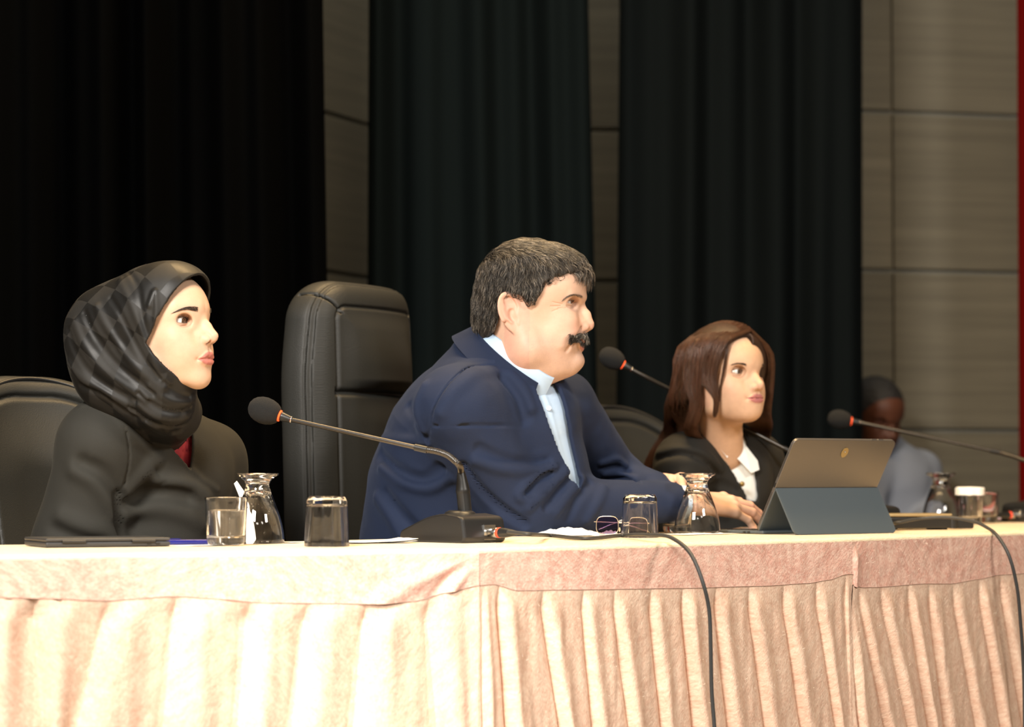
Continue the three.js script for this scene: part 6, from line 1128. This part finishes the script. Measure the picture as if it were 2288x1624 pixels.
// ---------------------------------------------------------------- man far in the background, head bowed
{
  const D = 8.6, fr = headFrame(1953, 935, D, 60, -22), tone = [0.085, 0.030, 0.016], org = P(2000, 1330, 8.68).setY(0);
  const o = { G: [0.098, 0.037], N: [0.094, 0.018], T: [0.122, -0.018], SN: [0.103, -0.03], UL: [0.107, -0.045], ST: [0.103, -0.052], LL: [0.106, -0.06], PG: [0.103, -0.086], ME: [0.092, -0.105], wide: 1.0, corner: [0.082, -0.053, 0.024], eye: { x: 0.064, y: 0.018, z: 0.031, r: 0.0125 }, lidUp: 0.12, lidLow: 0.10, lidWide: 1.1, blush: 0, lipColor: [0.10, 0.03, 0.02], noseW: 1.15, vertex: 0.128 };
  o.neck = [V(-0.015, -0.05, 0), fr.local(P(1968, 1010, 8.68)), 0.054, 0.058]; o.ear = earField(-0.012, -0.002, 0.072, -0.1, 0.95);
  const f = faceField(o), per = thing('person', 'bowed man in a pale shirt sitting far back by the panelled wall', 'person', [org.x, 0, org.z]);
  const headGeo = toPerson(meshField(f, [-0.12, -0.22, -0.1], [0.14, 0.15, 0.1], 0.0035, { color: skinColor(tone, f, o) }), fr, org);
  const J = { sn: P(1945, 1045, 8.6), sf: P(2058, 1052, 8.76), neck: P(1972, 1000, 8.7), chest: P(1990, 1090, 8.7), hip: P(1980, 1260, 8.72), en: P(1940, 1150, 8.52), ef: P(2080, 1150, 8.66), hn: P(2010, 1190, 8.42), hf: P(2050, 1190, 8.46) };
  const torso = (x, y, z) => { let d = coneV(x, y, z, J.hip, J.chest, 0.14, 0.13); d = smin(d, coneV(x, y, z, J.sn, J.sf, 0.06, 0.06), 0.07); d = smin(d, coneV(x, y, z, J.chest, J.neck, 0.09, 0.06), 0.06); for (const [a, b, c2] of [['sn', 'en', 'hn'], ['sf', 'ef', 'hf']]) { d = smin(d, coneV(x, y, z, J[a], J[b], 0.062, 0.052), 0.03); d = smin(d, coneV(x, y, z, J[b], J[c2], 0.05, 0.035), 0.03); } return d + 0.004 * noise(x * 14, y * 14, z * 14); };
  part('shirt', toLocal(meshField(torso, [0.9, 0.45, -8.95], [1.55, 1.1, -8.25], 0.009), org), MP({ color: lin(0.20, 0.225, 0.28), roughness: 0.85 }), per, 'pale grey-blue shirt');
  const hands = meshField((x, y, z) => smin(coneV(x, y, z, J.hn, J.hf, 0.026, 0.026), ell(x, y, z, (J.hn.x + J.hf.x) / 2, J.hn.y, J.hn.z, 0.05, 0.025, 0.035), 0.02), [1.1, 0.6, -8.6], [1.45, 0.8, -8.3], 0.008, { color: (x, y, z, q) => { q[0] = tone[0]; q[1] = tone[1]; q[2] = tone[2]; } });
  const core = meshField((x, y, z) => torso(x, y, z) + 0.02, [0.9, 0.45, -8.95], [1.55, 1.1, -8.25], 0.02, { color: (x, y, z, q) => { q[0] = tone[0]; q[1] = tone[1]; q[2] = tone[2]; } });
  part('body', joinBody([headGeo, toLocal(hands, org), toLocal(core, org)]), mSkin(), per);
  const cap = (x, y, z) => smax(ell(x, y, z, -0.006, 0.032, 0, 0.098, 0.096, 0.075) - 0.010 - 0.002 * noise(x * 90, y * 90, z * 90), max(x - 0.075 - (y - 0.09) * 0.8, -0.02 - y - x * 0.3 + (x > 0 ? x * 1.4 : 0)), 0.01);
  part('hair', toPerson(meshField(cap, [-0.14, -0.08, -0.11], [0.13, 0.16, 0.11], 0.005), fr, org), M({ color: lin(0.006, 0.005, 0.005), roughness: 0.7 }), per, 'short black hair');
  const kn = J.hip.clone().add(V(0.10, 0, 0.36)).setY(0.52), kf = J.hip.clone().add(V(0.28, 0, 0.28)).setY(0.52), hp = J.hip.clone().setY(0.56);
  part('trousers', toLocal(meshField((x, y, z) => { let d = coneV(x, y, z, hp, kn, 0.11, 0.08); d = smin(d, coneV(x, y, z, hp, kf, 0.11, 0.08), 0.03); d = smin(d, coneV(x, y, z, kn, kn.clone().setY(0.06), 0.07, 0.055), 0.03); return smin(d, coneV(x, y, z, kf, kf.clone().setY(0.06), 0.07, 0.055), 0.03); }, [hp.x - 0.25, 0.0, hp.z - 0.25], [hp.x + 0.5, 0.75, hp.z + 0.55], 0.018), org), M({ color: lin(0.006, 0.006, 0.006), roughness: 0.9 }), per);
  lowChair([org.x - 0.06, 0, org.z - 0.06], -62 * RAD, 0.95, 'dark chair under the bowed man in the background');
}
renderer.render(scene, camera);
